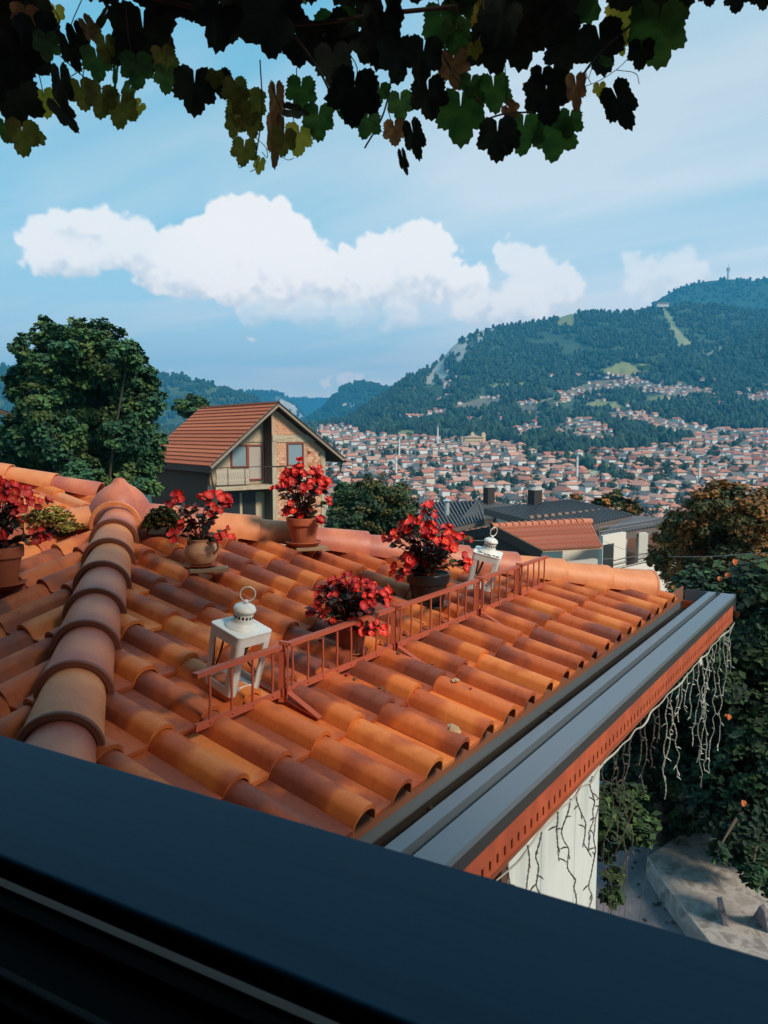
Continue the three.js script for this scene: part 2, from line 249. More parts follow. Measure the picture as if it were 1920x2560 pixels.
// perforated bird guard under the eave course, gutter, fascia
const gutterMat = mat(lin(0.15, 0.185, 0.22), 0.34, { metalness: 0.25, bumpMap: clayBump, bumpScale: 0.0003 }), guardMat = mat(lin(0.2, 0.075, 0.04), 0.9);
const zA = -(0.5 - AP_U), zB = -(6.02 - AP_U);                                       // both ends of the eave in house axes
const run = (v0, v1, y0, y1, mtl, name, a = zA, b = zB, parent = house) => part(name, box(v1 - v0, y1 - y0, Math.abs(b - a), (v0 + v1) / 2 - AP_V, (y0 + y1) / 2 - GROUND, (a + b) / 2), mtl, parent);
run(-1.352, -1.346, -1.26, -1.15, guardMat, 'bird_guard');
const gutter = part('gutter', (() => {       // folded sheet: trough, narrow inner lip, groove, broad outer lip, outer face
  const s = new THREE.Shape(); const P = [[-1.36, -1.2], [-1.36, -1.42], [-1.165, -1.42], [-1.165, -1.172], [-1.112, -1.172], [-1.112, -1.225], [-1.074, -1.225], [-1.074, -1.172], [-0.978, -1.172], [-0.978, -1.196], [-0.982, -1.196], [-0.982, -1.176], [-1.07, -1.176], [-1.07, -1.229], [-1.116, -1.229], [-1.116, -1.176], [-1.161, -1.176], [-1.161, -1.424], [-1.364, -1.424], [-1.364, -1.2]];
  P.forEach(([v, y], i) => s[i ? 'lineTo' : 'moveTo'](v - AP_V, y - GROUND)); const g = new THREE.ExtrudeGeometry(s, { depth: zA - zB, bevelEnabled: false }); return g.translate(0, 0, zB);
})(), gutterMat, house);

run(-0.99, -0.984, -1.25, -1.197, mat(lin(0.034, 0.03, 0.028), 0.5), 'gutter_apron');      // brown-black coated apron, a sheet of its own
part('gutter_stop', box(0.36, 0.125, 0.004, -1.155 - AP_V, -1.236 - GROUND, zB - 0.004), gutterMat, house);
{
  const dots = []; const r = rng(8);
  for (let k = 0; k < 26; k++) dots.push(place(new THREE.TetrahedronGeometry(0.008 + r() * 0.012, 1).scale(1.3, 0.35, 1), lerp(-1.33, -1.18, r()) - AP_V, -1.312 - GROUND, lerp(zA, zB, r()), 0, r() * 6, 0));
  part('trough_shade_fill', box(0.185, 0.1, zA - zB - 0.02, -1.262 - AP_V, -1.368 - GROUND, (zA + zB) / 2), mat(lin(0.035, 0.026, 0.018), 0.95, { map: mottle([[110, 100, 90], [255, 245, 235], [170, 160, 150]], 9, 9, 71, 40), bumpMap: clayBump, bumpScale: 0.01 }), house);  // near-black bed put in so the trough reads as deep shade
  tag(part('leaf_litter', merge(dots), mat(lin(0.16, 0.08, 0.03), 0.9), house), null, null, null, 'stuff');
}
// rust-red fascia with a row of slots near its lower edge
const fasciaMat = mat(lin(0.52, 0.1, 0.032), 0.5, { map: mottle([[200, 190, 185], [255, 250, 245], [225, 215, 210]], 9, 4, 3, 8) });
{
  const len = zA - zB, s = new THREE.Shape(); s.moveTo(0, -1.366); s.lineTo(len, -1.366); s.lineTo(len, -1.251); s.lineTo(0, -1.251); s.closePath();
  for (let x = 0.05; x < len - 0.04; x += 0.0525) { const h = new THREE.Path(); h.moveTo(x, -1.348); h.lineTo(x, -1.314); h.lineTo(x + 0.015, -1.314); h.lineTo(x + 0.015, -1.348); h.closePath(); s.holes.push(h); }
  const g = new THREE.ExtrudeGeometry(s, { depth: 0.006, bevelEnabled: false }); g.rotateY(-Math.PI / 2); g.rotateY(Math.PI); // length along -z
  g.computeBoundingBox(); const b = g.boundingBox; g.translate(-0.99 - AP_V - b.max.x, -GROUND, zB - b.min.z);
  part('fascia', g, fasciaMat, house);
  run(-1.04, -1.0, -1.364, -1.253, mat(lin(0.2, 0.12, 0.07), 0.85), 'fascia_backing');
  run(-1.1, -0.986, -1.38, -1.368, mat(lin(0.25, 0.07, 0.03), 0.7), 'fascia_trim');
  const g2 = box(0.36, 0.1, 0.01, -1.17 - AP_V, -1.31 - GROUND, zB + 0.02); part('fascia_return', g2, fasciaMat, house);
}
// outer walls: white boards beside a dark glazed bay
const whiteWall = mat(lin(0.66, 0.69, 0.68), 0.75, { map: mottle([[225, 228, 226], [250, 250, 248], [236, 238, 236]], 3, 5, 11, 4) });
{
  const wv = -1.4, top = -1.43, bot = GROUND, HH = -1.4 - GROUND;
  const wall = (u0, u1, name) => part(name, rbox(0.1, top - bot, (u1 - u0) - 0.006, 0.004, wv - 0.05 - AP_V, (top + bot) / 2 - GROUND, -((u0 + u1) / 2 - AP_U)), whiteWall, house);
  wall(3.93, 4.33, 'wall_board'); wall(3.45, 3.93, 'wall_board'); wall(3.06, 3.45, 'wall_board');
  const fr = mat(lin(0.1, 0.045, 0.03), 0.6), gl = mat(lin(0.012, 0.014, 0.014), 0.12);
  part('window_frame', merge([box(0.07, HH, 0.07, wv - 0.035 - AP_V, HH / 2, -(3.02 - AP_U)), box(0.07, 0.09, 2.7, wv - 0.035 - AP_V, HH, -(1.68 - AP_U)), box(0.07, HH, 0.07, wv - 0.035 - AP_V, HH / 2, -(1.7 - AP_U))]), fr, house);
  part('window_pane', box(0.02, HH - 0.04, 2.6, wv - 0.07 - AP_V, HH / 2, -(1.68 - AP_U)), gl, house);
  part('wall', merge([box(0.1, HH, 4.0, wv - 2.5 - AP_V, HH / 2, -(2.2 - AP_U)), box(2.3, HH, 0.1, wv - 1.2 - AP_V, HH / 2, -(4.18 - AP_U))]), whiteWall, house);
}

// ---------- the next roof behind the hip: paler tiles running the same way ----------
{
  const base = bp(3.2, -5.4, GROUND), o = thing('rear_tiled_roof', 'paler clay tile roof rising behind the roof cap beside the dark tree', 'roof', base); o.rotation.y = -RA;
  const Lr = (u, v, y) => V3(v + 5.4, y - GROUND, -(u - 3.2)), F = FACES.front, r = rng(31), ridge = (v) => 3.68 + (v + 5.24) * 0.68;
  const paleMats = [hipMats[0], hipMats[1], clayMats[4], hipMats[0], clayMats[9]];
  for (let j = 0; j < 9; j++) { const v0 = -4.05 - j * COURSE; for (let i = 0; i < 16; i++) { const u0 = 1.0 + i * TW; const reach = (u) => (u - 3.68) / 0.68 - 5.24, limit = (a) => (reach(u0 + a - 0.056) - v0) / cs + 0.02; let need = false, any = false; for (const a of [0, 0.1, 0.2]) { const l = limit(a); if (l > -TL) need = true; if (l < -0.04) any = true; } if (!any || u0 < 1.2 - j * 0.05) continue;
    const t = part('roof_tile', need ? tileGeo(limit) : wholeTile, paleMats[Math.floor(r() * 5)], o); t.quaternion.setFromRotationMatrix(new THREE.Matrix4().makeBasis(F.a, F.n, F.z)); t.position.copy(Lr(u0, v0, -0.545 + 0.25 * (-5.24 - v0))); } }
  const A = Lr(3.68, -5.24, -0.47), B = Lr(2.2, -7.42, 0.06), d = A.clone().sub(B), n = Math.floor(d.length() / 0.36); d.normalize(); const s = V3(0, 1, 0).cross(d).normalize(), up = d.clone().cross(s);
  for (let k = 0; k < n; k++) { const h = part('ridge_tile', hipGeo, hipMats[k % 3 ? 0 : 1], o); h.quaternion.setFromRotationMatrix(new THREE.Matrix4().makeBasis(s, up, d)); h.position.copy(A).addScaledVector(d, -k * 0.36); h.scale.set(0.85, 0.8, 1); }
  const q = [Lr(0.9, -4.0, -0.90), Lr(4.5, -4.0, -0.90), Lr(3.66, -5.24, -0.585), Lr(2.15, -7.42, -0.06), Lr(0.9, -7.42, -0.06)], pos = []; for (const [a, b, c] of [[0, 1, 2], [0, 2, 3], [0, 3, 4]]) for (const k of [a, b, c]) pos.push(q[k].x, q[k].y, q[k].z);
  part('roof_deck', rawGeo(pos), deckMat, o);
  part('wall', box(3.2, 4.2, 1.6, -0.6, 2.1, 1.2), mat(lin(0.5, 0.48, 0.44), 0.9), o);
}
// ---------- the building the viewer looks out of: window ledge, wall, eave, dark room ----------
const WA = 28.4 * Math.PI / 180, WN = V3(Math.sin(WA), 0, -Math.cos(WA)), WD = V3(-Math.cos(WA), 0, -Math.sin(WA));  // out of the window; along it to the left
const restaurant = thing('window_building', 'building with a dark blue window ledge under vine leaves', 'building', V3(0, GROUND, 0));
restaurant.rotation.y = -WA;                                            // local x: to the right along the wall, -z: out of the window
{
  const ledge = new THREE.MeshPhysicalMaterial({ color: lin(0.014, 0.082, 0.14), roughness: 0.6, specularIntensity: 0.35, map: mottle([[225, 228, 232], [255, 255, 255], [238, 240, 244]], 5, 5, 4, 12), bumpMap: clayBump, bumpScale: 0.0004 });
  const black = new THREE.MeshPhysicalMaterial({ color: lin(0.003, 0.0035, 0.0035), roughness: 0.85, specularIntensity: 0.15 }), trackM = new THREE.MeshPhysicalMaterial({ color: lin(0.004, 0.006, 0.007), roughness: 0.7, specularIntensity: 0.3 }), plaster = mat(lin(0.5, 0.47, 0.42), 0.9), dark = mat(lin(0.05, 0.045, 0.04), 0.9), wood = mat(lin(0.12, 0.07, 0.04), 0.8);
  const y = (v) => v - GROUND, W = 9;
  part('window_ledge', rbox(W, 0.03, 0.24, 0.006, 0, y(-0.515), -0.658), ledge, restaurant);
  part('window_frame', merge([box(W, 0.06, 0.12, 0, y(-0.565), -0.476), box(W, 0.05, 0.3, 0, y(-0.61), -0.3), box(W, 0.02, 0.016, 0, y(-0.531), -0.505)]), black, restaurant);
  for (const z of [-0.435]) part('track', rbox(W, 0.03, 0.012, 0.004, 0, y(-0.53 - (z + 0.452) * 0.6), z), trackM, restaurant);
  part('wall', merge([box(14, 4.0, 0.3, 0, y(-0.62) - 2.0, -0.6), box(14, 1.75, 0.3, 0, y(1.15 + 0.875), -0.62), box(2.5, 1.8, 0.3, -5.75, y(0.27), -0.62), box(2.5, 1.8, 0.3, 5.75, y(0.27), -0.62)]), plaster, restaurant);
  part('eave', merge([box(15, 0.1, 1.0, 0, y(2.96), -0.35)]), wood, restaurant);
  part('room_wall', merge([box(9.4, 3.2, 0.2, 0, y(-0.1), 4.2), box(0.2, 3.2, 4.8, -4.7, y(-0.1), 1.9), box(0.2, 3.2, 4.8, 4.7, y(-0.1), 1.9)]), dark, restaurant);
  part('room_floor', box(9.4, 0.2, 4.7, 0, y(-1.75), 1.9), dark, restaurant);
  part('room_ceiling', box(9.4, 0.2, 4.7, 0, y(1.4), 1.9), dark, restaurant);
  part('roof', box(15, 0.2, 8, 0, y(3.02), 4.2), dark, restaurant);
}
// ---------- things on the roof ----------
const white = mat(lin(0.74, 0.74, 0.72), 0.42, { map: mottle([[238, 236, 230], [255, 255, 252], [246, 245, 240]], 6, 6, 17, 5) }), rust = mat(lin(0.17, 0.055, 0.022), 0.9), darkHole = mat(lin(0.01, 0.009, 0.008), 0.9), rope = mat(lin(0.11, 0.07, 0.045), 0.95);
const onSlope = (o, yaw, pos) => { o.position.copy(pos); const t = new THREE.Quaternion().setFromUnitVectors(V3(0, 1, 0), roofN.clone().normalize()); o.quaternion.copy(t).multiply(new THREE.Quaternion().setFromAxisAngle(V3(0, 1, 0), yaw)); return o; };
function lantern(label, pos, yaw, rusty) {
  const o = thing('garden_lantern', label, 'lantern', null, 'white metal lanterns on the tiles'); onSlope(o, yaw, pos);
  const b = 0.074, t = 0.081, H = 0.235;
  const sq = (h, r) => { const s = new THREE.Shape(); s.moveTo(-h + r, -h); s.lineTo(h - r, -h); s.quadraticCurveTo(h, -h, h, -h + r); s.lineTo(h, h - r); s.quadraticCurveTo(h, h, h - r, h); s.lineTo(-h + r, h); s.quadraticCurveTo(-h, h, -h, h - r); s.lineTo(-h, -h + r); s.quadraticCurveTo(-h, -h, -h + r, -h); return s; };
  const plate = (h, th, y, r = 0.02) => place(new THREE.ExtrudeGeometry(sq(h, r), { depth: th, bevelEnabled: true, bevelSize: 0.002, bevelThickness: 0.002, bevelSegments: 2, curveSegments: 6 }), 0, y, 0, -Math.PI / 2);
  const ring = (h, th, y) => { const s = sq(h, 0.018); const q = sq(h - 0.004, 0.016); s.holes.push(new THREE.Path(q.getPoints(6).reverse())); return place(new THREE.ExtrudeGeometry(s, { depth: th, bevelEnabled: false, curveSegments: 6 }), 0, y, 0, -Math.PI / 2); };
  part('base', merge([ring(b, 0.032, 0), plate(b - 0.006, 0.004, 0.006)]), white, o);
  part('top_plate', merge([plate(t, 0.004, H), ring(t, 0.036, H - 0.036)]), white, o);
  for (const [sx, sz] of [[1, 1], [1, -1], [-1, 1], [-1, -1]]) {          // folded corner posts
    const p = [], n = 6, w = 0.034; const pts = [[-w, 0], [-0.012, 0], [-0.006, -0.0015], [-0.0015, -0.006], [0, -0.012], [0, -w]];
    for (let k = 0; k < n - 1; k++) { const q = (i, y) => { const h = lerp(b, t, y / H); return [sx * (h + pts[i][0]), y, sz * (h + pts[i][1])]; }; const A = q(k, 0.002), B = q(k + 1, 0.002), C = q(k, H - 0.002), D2 = q(k + 1, H - 0.002); p.push(...A, ...B, ...C, ...B, ...D2, ...C); const f = 1 - 0.003 / b; const I = (v) => [v[0] * f, v[1], v[2] * f]; p.push(...I(A), ...I(C), ...I(B), ...I(B), ...I(C), ...I(D2)); }
    part('corner_post', rawGeo(p), white, o);
  }
  const lathe = (pr) => new THREE.LatheGeometry(pr.map(([r, y]) => new THREE.Vector2(r, y)), 40);
  const ch = part('chimney', lathe([[0.062, H + 0.004], [0.062, H + 0.012], [0.05, H + 0.016], [0.046, H + 0.024], [0.036, H + 0.03], [0.035, H + 0.066], [0.041, H + 0.068], [0.042, H + 0.074], [0.036, H + 0.084], [0.022, H + 0.092], [0.0, H + 0.095]]), white, o);
  for (let k = 0; k < 16; k++) { const a = k / 16 * Math.PI * 2; part('vent_hole', place(new THREE.CylinderGeometry(0.0042, 0.0042, 0.0015, 10).rotateX(Math.PI / 2).scale(1, 1.45, 1), Math.sin(a) * 0.0356, H + 0.048, Math.cos(a) * 0.0356, 0, a), darkHole, ch); }
  part('knob', place(new THREE.SphereGeometry(0.0085, 14, 10), 0, H + 0.101, 0), white, ch);
  part('ring_handle', place(new THREE.TorusGeometry(0.0275, 0.0024, 8, 30), 0.002, H + 0.132, 0, 0, 0.9, 0.06).applyMatrix4(new THREE.Matrix4()), white, o);
  const rp = []; for (const [x0, z0, x1, z1] of [[-t + 0.02, t - 0.012, -0.01, t - 0.012], [t - 0.012, -t + 0.02, t - 0.014, 0.02], [-t + 0.02, -t + 0.012, -0.02, -t + 0.012]]) rp.push(tube([V3(x0, H - 0.035, z0), V3(lerp(x0, x1, 0.2), 0.14, z0), V3(lerp(x0, x1, 0.5), 0.07, z0), V3(lerp(x0, x1, 0.9), 0.15, z1), V3(x1, H - 0.04, z1)], 0.0042, 26, 6));
  part('rope', merge(rp), rope, o);
  if (rusty) { const g = []; const r = rng(4); for (let k = 0; k < 12; k++) g.push(place(new THREE.TetrahedronGeometry(0.006 + r() * 0.006, 1).scale(1.3, 0.25, 0.8), lerp(-0.05, t - 0.008, r()), H + 0.0075, t - 0.006 - r() * 0.03, 0, r() * 6)); part('rust_flakes', merge(g), rust, o).userData.kind = 'stuff'; }
  return o;
}
const lanternYaw = -RA + 0.06;
lantern('white metal lantern behind the end section of red roof rail near the sill', roofAt(1.95, -2.03).addScaledVector(roofN, 0.03), lanternYaw - 0.12);
lantern('rust-chipped white metal lantern beside the tallest red begonia in a black pot', roofAt(4.0, -2.06).addScaledVector(roofN, 0.03), lanternYaw + 0.3, true);

// red rail along the slope that holds back snow
{
  const red = mat(lin(0.40, 0.082, 0.04), 0.48), vr = -1.87, lift = 0.04, hgt = 0.178;
  const base = roofAt(3.3, vr), o = thing('snow_guard_rail', 'red painted metal snow guard rail running across the roof tiles', 'railing', base);
  const P = (u, dv, n) => roofAt(u, vr + dv).add(V3(0, n, 0)).addScaledVector(V, 0.02 * n).sub(base);
  const us = [1.63, 2.05, 2.80, 3.62, 4.14, 4.58];
  const r = rng(2);
  for (let k = 0; k < us.length - 1; k++) {
    const a = us[k] + 0.006, b = us[k + 1] - 0.006;
    part('top_bar', bar(P(a, 0, lift + hgt), P(b, 0, lift + hgt), 0.026, 0.016), red, o);
    part('bottom_bar', bar(P(a, 0.0, lift), P(b, 0.0, lift), 0.008, 0.026), red, o);
    const n = Math.round((b - a) / 0.093); for (let i = 0; i < n; i++) { const u = lerp(a, b, (i + 0.6) / n), w = (r() - 0.5) * 0.008; part('baluster', tube([P(u, 0, lift), P(u + w, 0.002, lift + hgt * 0.4), P(u, 0, lift + hgt)], 0.0048, 6, 6), red, o); const rv = part('rivet', place(new THREE.SphereGeometry(0.004, 8, 6), 0, 0, 0), red, o); rv.position.copy(P(u, 0.006, lift + 0.003)); }
  }
  for (let k = 1; k < us.length - 1; k++) {
    const u = us[k];
    part('bracket', merge([bar(P(u + 0.012, -0.006, 0.0), P(u + 0.012, -0.006, lift + hgt + 0.012), 0.006, 0.024), bar(P(u + 0.024, 0.012, lift - 0.02), P(u + 0.024, 0.012, lift + hgt + 0.012), 0.026, 0.004), bar(P(u + 0.01, -0.02, lift + hgt + 0.012), P(u + 0.04, 0.02, lift + hgt + 0.012), 0.02, 0.004)]), red, o);
    part('brace', merge([bar(P(u + 0.03, 0.012, lift), P(u + 0.03, 0.16, 0.012), 0.026, 0.005), bar(P(u + 0.03, -0.3, 0.012), P(u + 0.03, 0.165, 0.012), 0.026, 0.005)]), red, o);
  }
}

// begonias in pots
const petalM = [mat(lin(0.62, 0.018, 0.012), 0.55, { side: THREE.DoubleSide }), mat(lin(0.46, 0.012, 0.014), 0.55), mat(lin(0.72, 0.035, 0.02), 0.5)], stamenM = mat(lin(0.75, 0.3, 0.05), 0.7);
const begLeafM = new THREE.MeshStandardMaterial({ color: 0xffffff, vertexColors: true, roughness: 0.45, side: THREE.DoubleSide }), stemM = mat(lin(0.12, 0.035, 0.025), 0.6);
function petalShape(seed) {                 // a flower of four or five cupped, notched petals of unequal size
  const r = rng(seed), pos = [], n = 4 + (seed % 2);
  for (let k = 0; k < n; k++) {
    const a = k / n * Math.PI * 2 + (r() - 0.5) * 0.4, len = 0.019 + r() * 0.008, wid = 0.017 + r() * 0.006, ca = Math.cos(a), sa = Math.sin(a), cup = 0.25 + r() * 0.5, U2 = 5, W2 = 4, q = (i, j) => { const t = i / U2, s = (j / W2 - 0.5) * 2, w = wid * Math.sin(Math.PI * Math.min(0.93, 0.1 + t * 0.85)) * 0.62, l = len * t * (1 - 0.1 * s * s) - (t > 0.95 ? 0.0025 * (1 - Math.abs(s)) : 0), y = cup * 0.016 * t * t + Math.sin(s * 5 + seed) * 0.0012 * t + 0.004 * s * s * t; const x = l, z = s * w; return [x * ca - z * sa, y, x * sa + z * ca]; };
    for (let i = 0; i < U2; i++) for (let j = 0; j < W2; j++) { const A = q(i, j), B = q(i + 1, j), C = q(i, j + 1), D2 = q(i + 1, j + 1); pos.push(...A, ...C, ...B, ...B, ...C, ...D2); }
  }
  const g = rawGeo(pos); return mergeVertices(g, 1e-5).toNonIndexed ? (() => { const m = mergeVertices(rawGeoNoNormal(pos), 1e-5); m.computeVertexNormals(); return m; })() : g;
}
function rawGeoNoNormal(pos) { const g = new THREE.BufferGeometry(); g.setAttribute('position', new THREE.Float32BufferAttribute(pos, 3)); return g; }
const flowerGeos = [1, 2, 3, 4, 5].map(petalShape), stamenGeo = new THREE.SphereGeometry(0.0038, 6, 5);
function leafPatch(pos, col, c, n, up, size, color, round = 1) {   // one cupped oval leaf of 8 faces, appended to the arrays
  const t = up.clone().addScaledVector(n, -up.dot(n)).normalize(), s = n.clone().cross(t), rim = [];
  for (const [a, b] of [[0, 0], [0.42, 0.25], [0.5, 0.6], [0.3, 0.9], [0, 1.12], [-0.3, 0.9], [-0.5, 0.6], [-0.42, 0.25]]) rim.push(c.clone().addScaledVector(s, a * size * round).addScaledVector(t, b * size).addScaledVector(n, Math.abs(a) * size * 0.35 - (b - 0.5) ** 2 * size * 0.3));
  const m = c.clone().addScaledVector(t, 0.5 * size); for (let k = 0; k < 8; k++) { const A = rim[k], B = rim[(k + 1) % 8]; pos.push(m.x, m.y, m.z, A.x, A.y, A.z, B.x, B.y, B.z); for (let i = 0; i < 3; i++) col.push(...color); }
}
function begonia(label, pos, potKind, opt) {
  const o = thing('potted_begonia', label, 'potted plant', pos, opt.group), r = rng(opt.seed); const { h, top } = potKind(o);
  const heads = [], stems = [], lp = [], lc = []; const rx = opt.spread;
  for (let k = 0; k < opt.stems; k++) {
    const a = r() * Math.PI * 2, q = Math.pow(r(), 0.6), tip = V3(Math.cos(a) * rx * q, h + opt.tall * (0.35 + 0.65 * (1 - q * 0.75) * (0.6 + 0.4 * r())), Math.sin(a) * rx * q); if (opt.lean) tip.addScaledVector(opt.lean, (tip.y - h) * 0.35); if (r() < 0.28) tip.y = h + opt.tall * (0.02 + 0.25 * r());
    const root = V3(Math.cos(a) * top * 0.4 * r(), h - 0.01, Math.sin(a) * top * 0.4 * r()), mid = root.clone().lerp(tip, 0.5); mid.x *= 0.75; mid.z *= 0.75; mid.y += 0.01;
    stems.push(limb([root, mid, tip], [0.0042, 0.0034, 0.0016], 5));
    for (let i = 0; i < 7; i++) { const t = 0.25 + r() * 0.7, c = root.clone().lerp(mid, Math.min(1, t * 2)); if (t > 0.5) c.copy(mid).lerp(tip, t * 2 - 1); const out = V3(c.x + (r() - 0.5) * 0.1, (r() - 0.2) * 0.12, c.z + (r() - 0.5) * 0.1).normalize(), n = V3((r() - 0.5) * 1.4, 0.9, (r() - 0.5) * 1.4).normalize(), g = r(); leafPatch(lp, lc, c, n, out, 0.026 + r() * 0.024, g < 0.62 ? [0.045 + r() * 0.03, 0.014, 0.012] : g < 0.86 ? [0.035, 0.03, 0.012] : [0.07, 0.1, 0.03]); }
    heads.push(tip);
  }
  part('stems', merge(stems), stemM, o); part('foliage', rawGeo(lp, lc), begLeafM, o);
  let cnt = 0; for (const tip of heads) { const n = 2 + Math.floor(r() * opt.per); for (let i = 0; i < n && cnt < 150; i++, cnt++) {
    const c = tip.clone().add(V3((r() - 0.5) * 0.055, (r() - 0.55) * 0.06, (r() - 0.5) * 0.055)), g = Math.floor(r() * 5), f = part('flower', flowerGeos[g], petalM[Math.floor(r() * 3)], o);
    const face = V3(c.x * 1.4, 0.09 + r() * 0.15, c.z * 1.4).normalize().add(V3((r() - 0.3) * 0.9, r() * 0.5, (r() + 0.3) * 0.9)).normalize();
    f.position.copy(c); f.quaternion.setFromUnitVectors(V3(0, 1, 0), face); f.scale.setScalar((0.75 + r() * 0.45) * (opt.size ?? 1)); if (r() < 0.5) { const st = part('flower_centre', stamenGeo, stamenM, f); st.position.y = 0.004; }
  } }
  return o;
}
const terra = (k) => mat(k ? lin(0.42, 0.11, 0.045) : lin(0.36, 0.1, 0.05), 0.78, { map: mottle([[205, 195, 190], [255, 250, 245], [228, 220, 215]], 4, 4, 22 + (k || 0), 10), bumpMap: clayBump, bumpScale: 0.0006 });
const soil = mat(lin(0.02, 0.013, 0.009), 0.95), blackPot = mat(lin(0.008, 0.011, 0.012), 0.28), creamClay = mat(lin(0.62, 0.34, 0.2), 0.7, { map: mottle([[215, 200, 190], [255, 250, 245], [232, 220, 210]], 2, 9, 31, 10), bumpMap: clayBump, bumpScale: 0.0008 });
const latheG = (pr, n = 48) => new THREE.LatheGeometry(pr.map(([r, y]) => new THREE.Vector2(r, y)), n);
const flowerpot = (R, H, m, saucer = m) => (o) => { part('pot', latheG([[0, 0.012], [R * 0.68, 0.012], [R * 0.7, 0.016], [R * 0.9, H * 0.72], [R * 0.9, H * 0.73], [R * 0.985, H * 0.735], [R, H * 0.75], [R * 1.02, H * 0.98], [R * 1.0, H], [R * 0.95, H], [R * 0.93, H * 0.9], [0, H * 0.9]]), m, o); part('soil', place(new THREE.CylinderGeometry(R * 0.93, R * 0.93, 0.006, 28), 0, H * 0.91, 0), soil, o); if (saucer) part('saucer', latheG([[0, 0], [R * 0.86, 0], [R * 1.02, 0.022], [R * 1.06, 0.022], [R * 1.06, 0.026], [R * 1.0, 0.026], [R * 0.84, 0.007], [0, 0.007]]), saucer, o); return { h: H, top: R }; };
const jug = (o) => { part('pot', latheG([[0, 0.012], [0.05, 0.012], [0.062, 0.02], [0.079, 0.05], [0.083, 0.075], [0.076, 0.105], [0.067, 0.122], [0.069, 0.134], [0.074, 0.139], [0.07, 0.142], [0.063, 0.134], [0.062, 0.12], [0, 0.118]]), creamClay, o); part('handle', tube([V3(0.062, 0.132, 0.03), V3(0.092, 0.13, 0.045), V3(0.098, 0.1, 0.048), V3(0.078, 0.07, 0.038)], 0.0068, 16, 8), creamClay, o); part('saucer', latheG([[0, 0], [0.06, 0], [0.084, 0.011], [0.086, 0.014], [0.08, 0.014], [0.058, 0.006], [0, 0.006]]), terra(1), o); return { h: 0.136, top: 0.06 }; };
const greyWood = mat(lin(0.34, 0.24, 0.16), 0.85, { map: mottle([[180, 170, 160], [255, 248, 240], [215, 205, 196]], 1.2, 26, 41, 12) });
const GRP = 'red begonias in pots standing on the roof';
const standAt = (px, py, lift, back = 0) => { const p = onRoof(px, py).addScaledVector(roofN, lift); return p.addScaledVector(V, -back); };
// small boards that level two of the pots
function board(label, pos, w, d, yaw) { const o = solo('wooden_wedge', rbox(w, 0.02, d, 0.002), greyWood, label, 'board', pos); o.rotation.y = yaw; return o; }
const p1 = roofAt(2.62, -2.93).addScaledVector(roofN, 0.052), p2 = roofAt(3.44, -2.95).addScaledVector(roofN, 0.052);
board('short grey board wedged under the cream jug of begonias', p1.clone().add(V3(0.045, 0.006, 0.03)), 0.19, 0.085, 0.25);
board('short grey board wedged under the orange clay pot of begonias', p2.clone().add(V3(0.045, 0.006, 0.03)), 0.19, 0.1, 0.3);
begonia('sparse red begonia in a round cream clay jug with one handle', p1.clone().add(V3(0, 0.018, 0)), jug, { seed: 5, stems: 15, spread: 0.19, tall: 0.34, per: 5, size: 1.1, group: GRP });
begonia('bushy red begonia in an orange clay pot in front of the brick house', p2.clone().add(V3(0, 0.018, 0)), flowerpot(0.1, 0.17, terra(1)), { seed: 8, stems: 30, spread: 0.19, tall: 0.34, per: 5, size: 1.15, group: GRP });
begonia('red begonia in a brown clay pot right behind the red snow guard rail', roofAt(2.6, -1.96).addScaledVector(roofN, 0.015), flowerpot(0.075, 0.135, terra(0)), { seed: 12, stems: 40, spread: 0.185, tall: 0.25, per: 4, size: 0.95, group: GRP });
begonia('tall red begonia in a glossy black pot beside a white lantern', roofAt(3.45, -2.08).addScaledVector(roofN, 0.02), flowerpot(0.115, 0.19, blackPot), { seed: 15, stems: 46, spread: 0.225, tall: 0.36, per: 5, size: 1.2, group: GRP });
// on the left slope: a large begonia cut by the picture edge, and trays of stonecrop
const leftN = V3(0, 1, 0).addScaledVector(U, -RISE_L), onLeft = (px, py, lift) => atPlane(px, py, leftN, APEX_Y - RISE_L * AP_U).add(V3(0, lift, 0));
begonia('large red begonia with drooping clusters in a clay pot on the left slope', onLeft(2, 1495, 0.05), flowerpot(0.11, 0.2, terra(1)), { seed: 19, stems: 40, spread: 0.21, tall: 0.38, per: 5, size: 1.1, group: GRP });
function stonecrop(label, pos, w, d, yaw, cols, seed) {
  const o = thing('stonecrop_tray', label, 'potted plant', pos); o.rotation.y = yaw; const r = rng(seed), p = [], c = [];
  part('tray', rbox(w * 0.94, 0.05, d * 0.9, 0.015, 0, 0.025, 0), mat(lin(0.02, 0.016, 0.013), 0.8), o);
  for (let k = 0; k < 620; k++) { const x = (r() - 0.5) * w * 1.25, z = (r() - 0.5) * d * 1.5, b = V3(x, 0.03 + 0.13 * Math.sqrt(r()) * (1 - (2 * x / w) ** 2 * 0.6) * (0.6 + 0.6 * fbm(x * 20 + seed, z * 20, 2)), z), q = cols[Math.floor(r() * cols.length)]; for (let i = 0; i < 6; i++) { const a = i * 1.05 + r(), out = V3(Math.cos(a), 0.8 + r(), Math.sin(a)).normalize(); leafPatch(p, c, b, V3(-Math.cos(a), 0.8, -Math.sin(a)).normalize(), out, 0.012 + r() * 0.01, q.map((v) => v * (0.75 + r() * 0.5))); } }
  part('foliage', rawGeo(p, c), begLeafM, o); return o;
}
stonecrop('yellow green stonecrop filling a dark tray left of the big ridge', onLeft(128, 1352, 0.03), 0.3, 0.13, -RA + 0.25, [[0.42, 0.36, 0.08], [0.3, 0.3, 0.07], [0.5, 0.42, 0.16], [0.2, 0.12, 0.05]], 3);
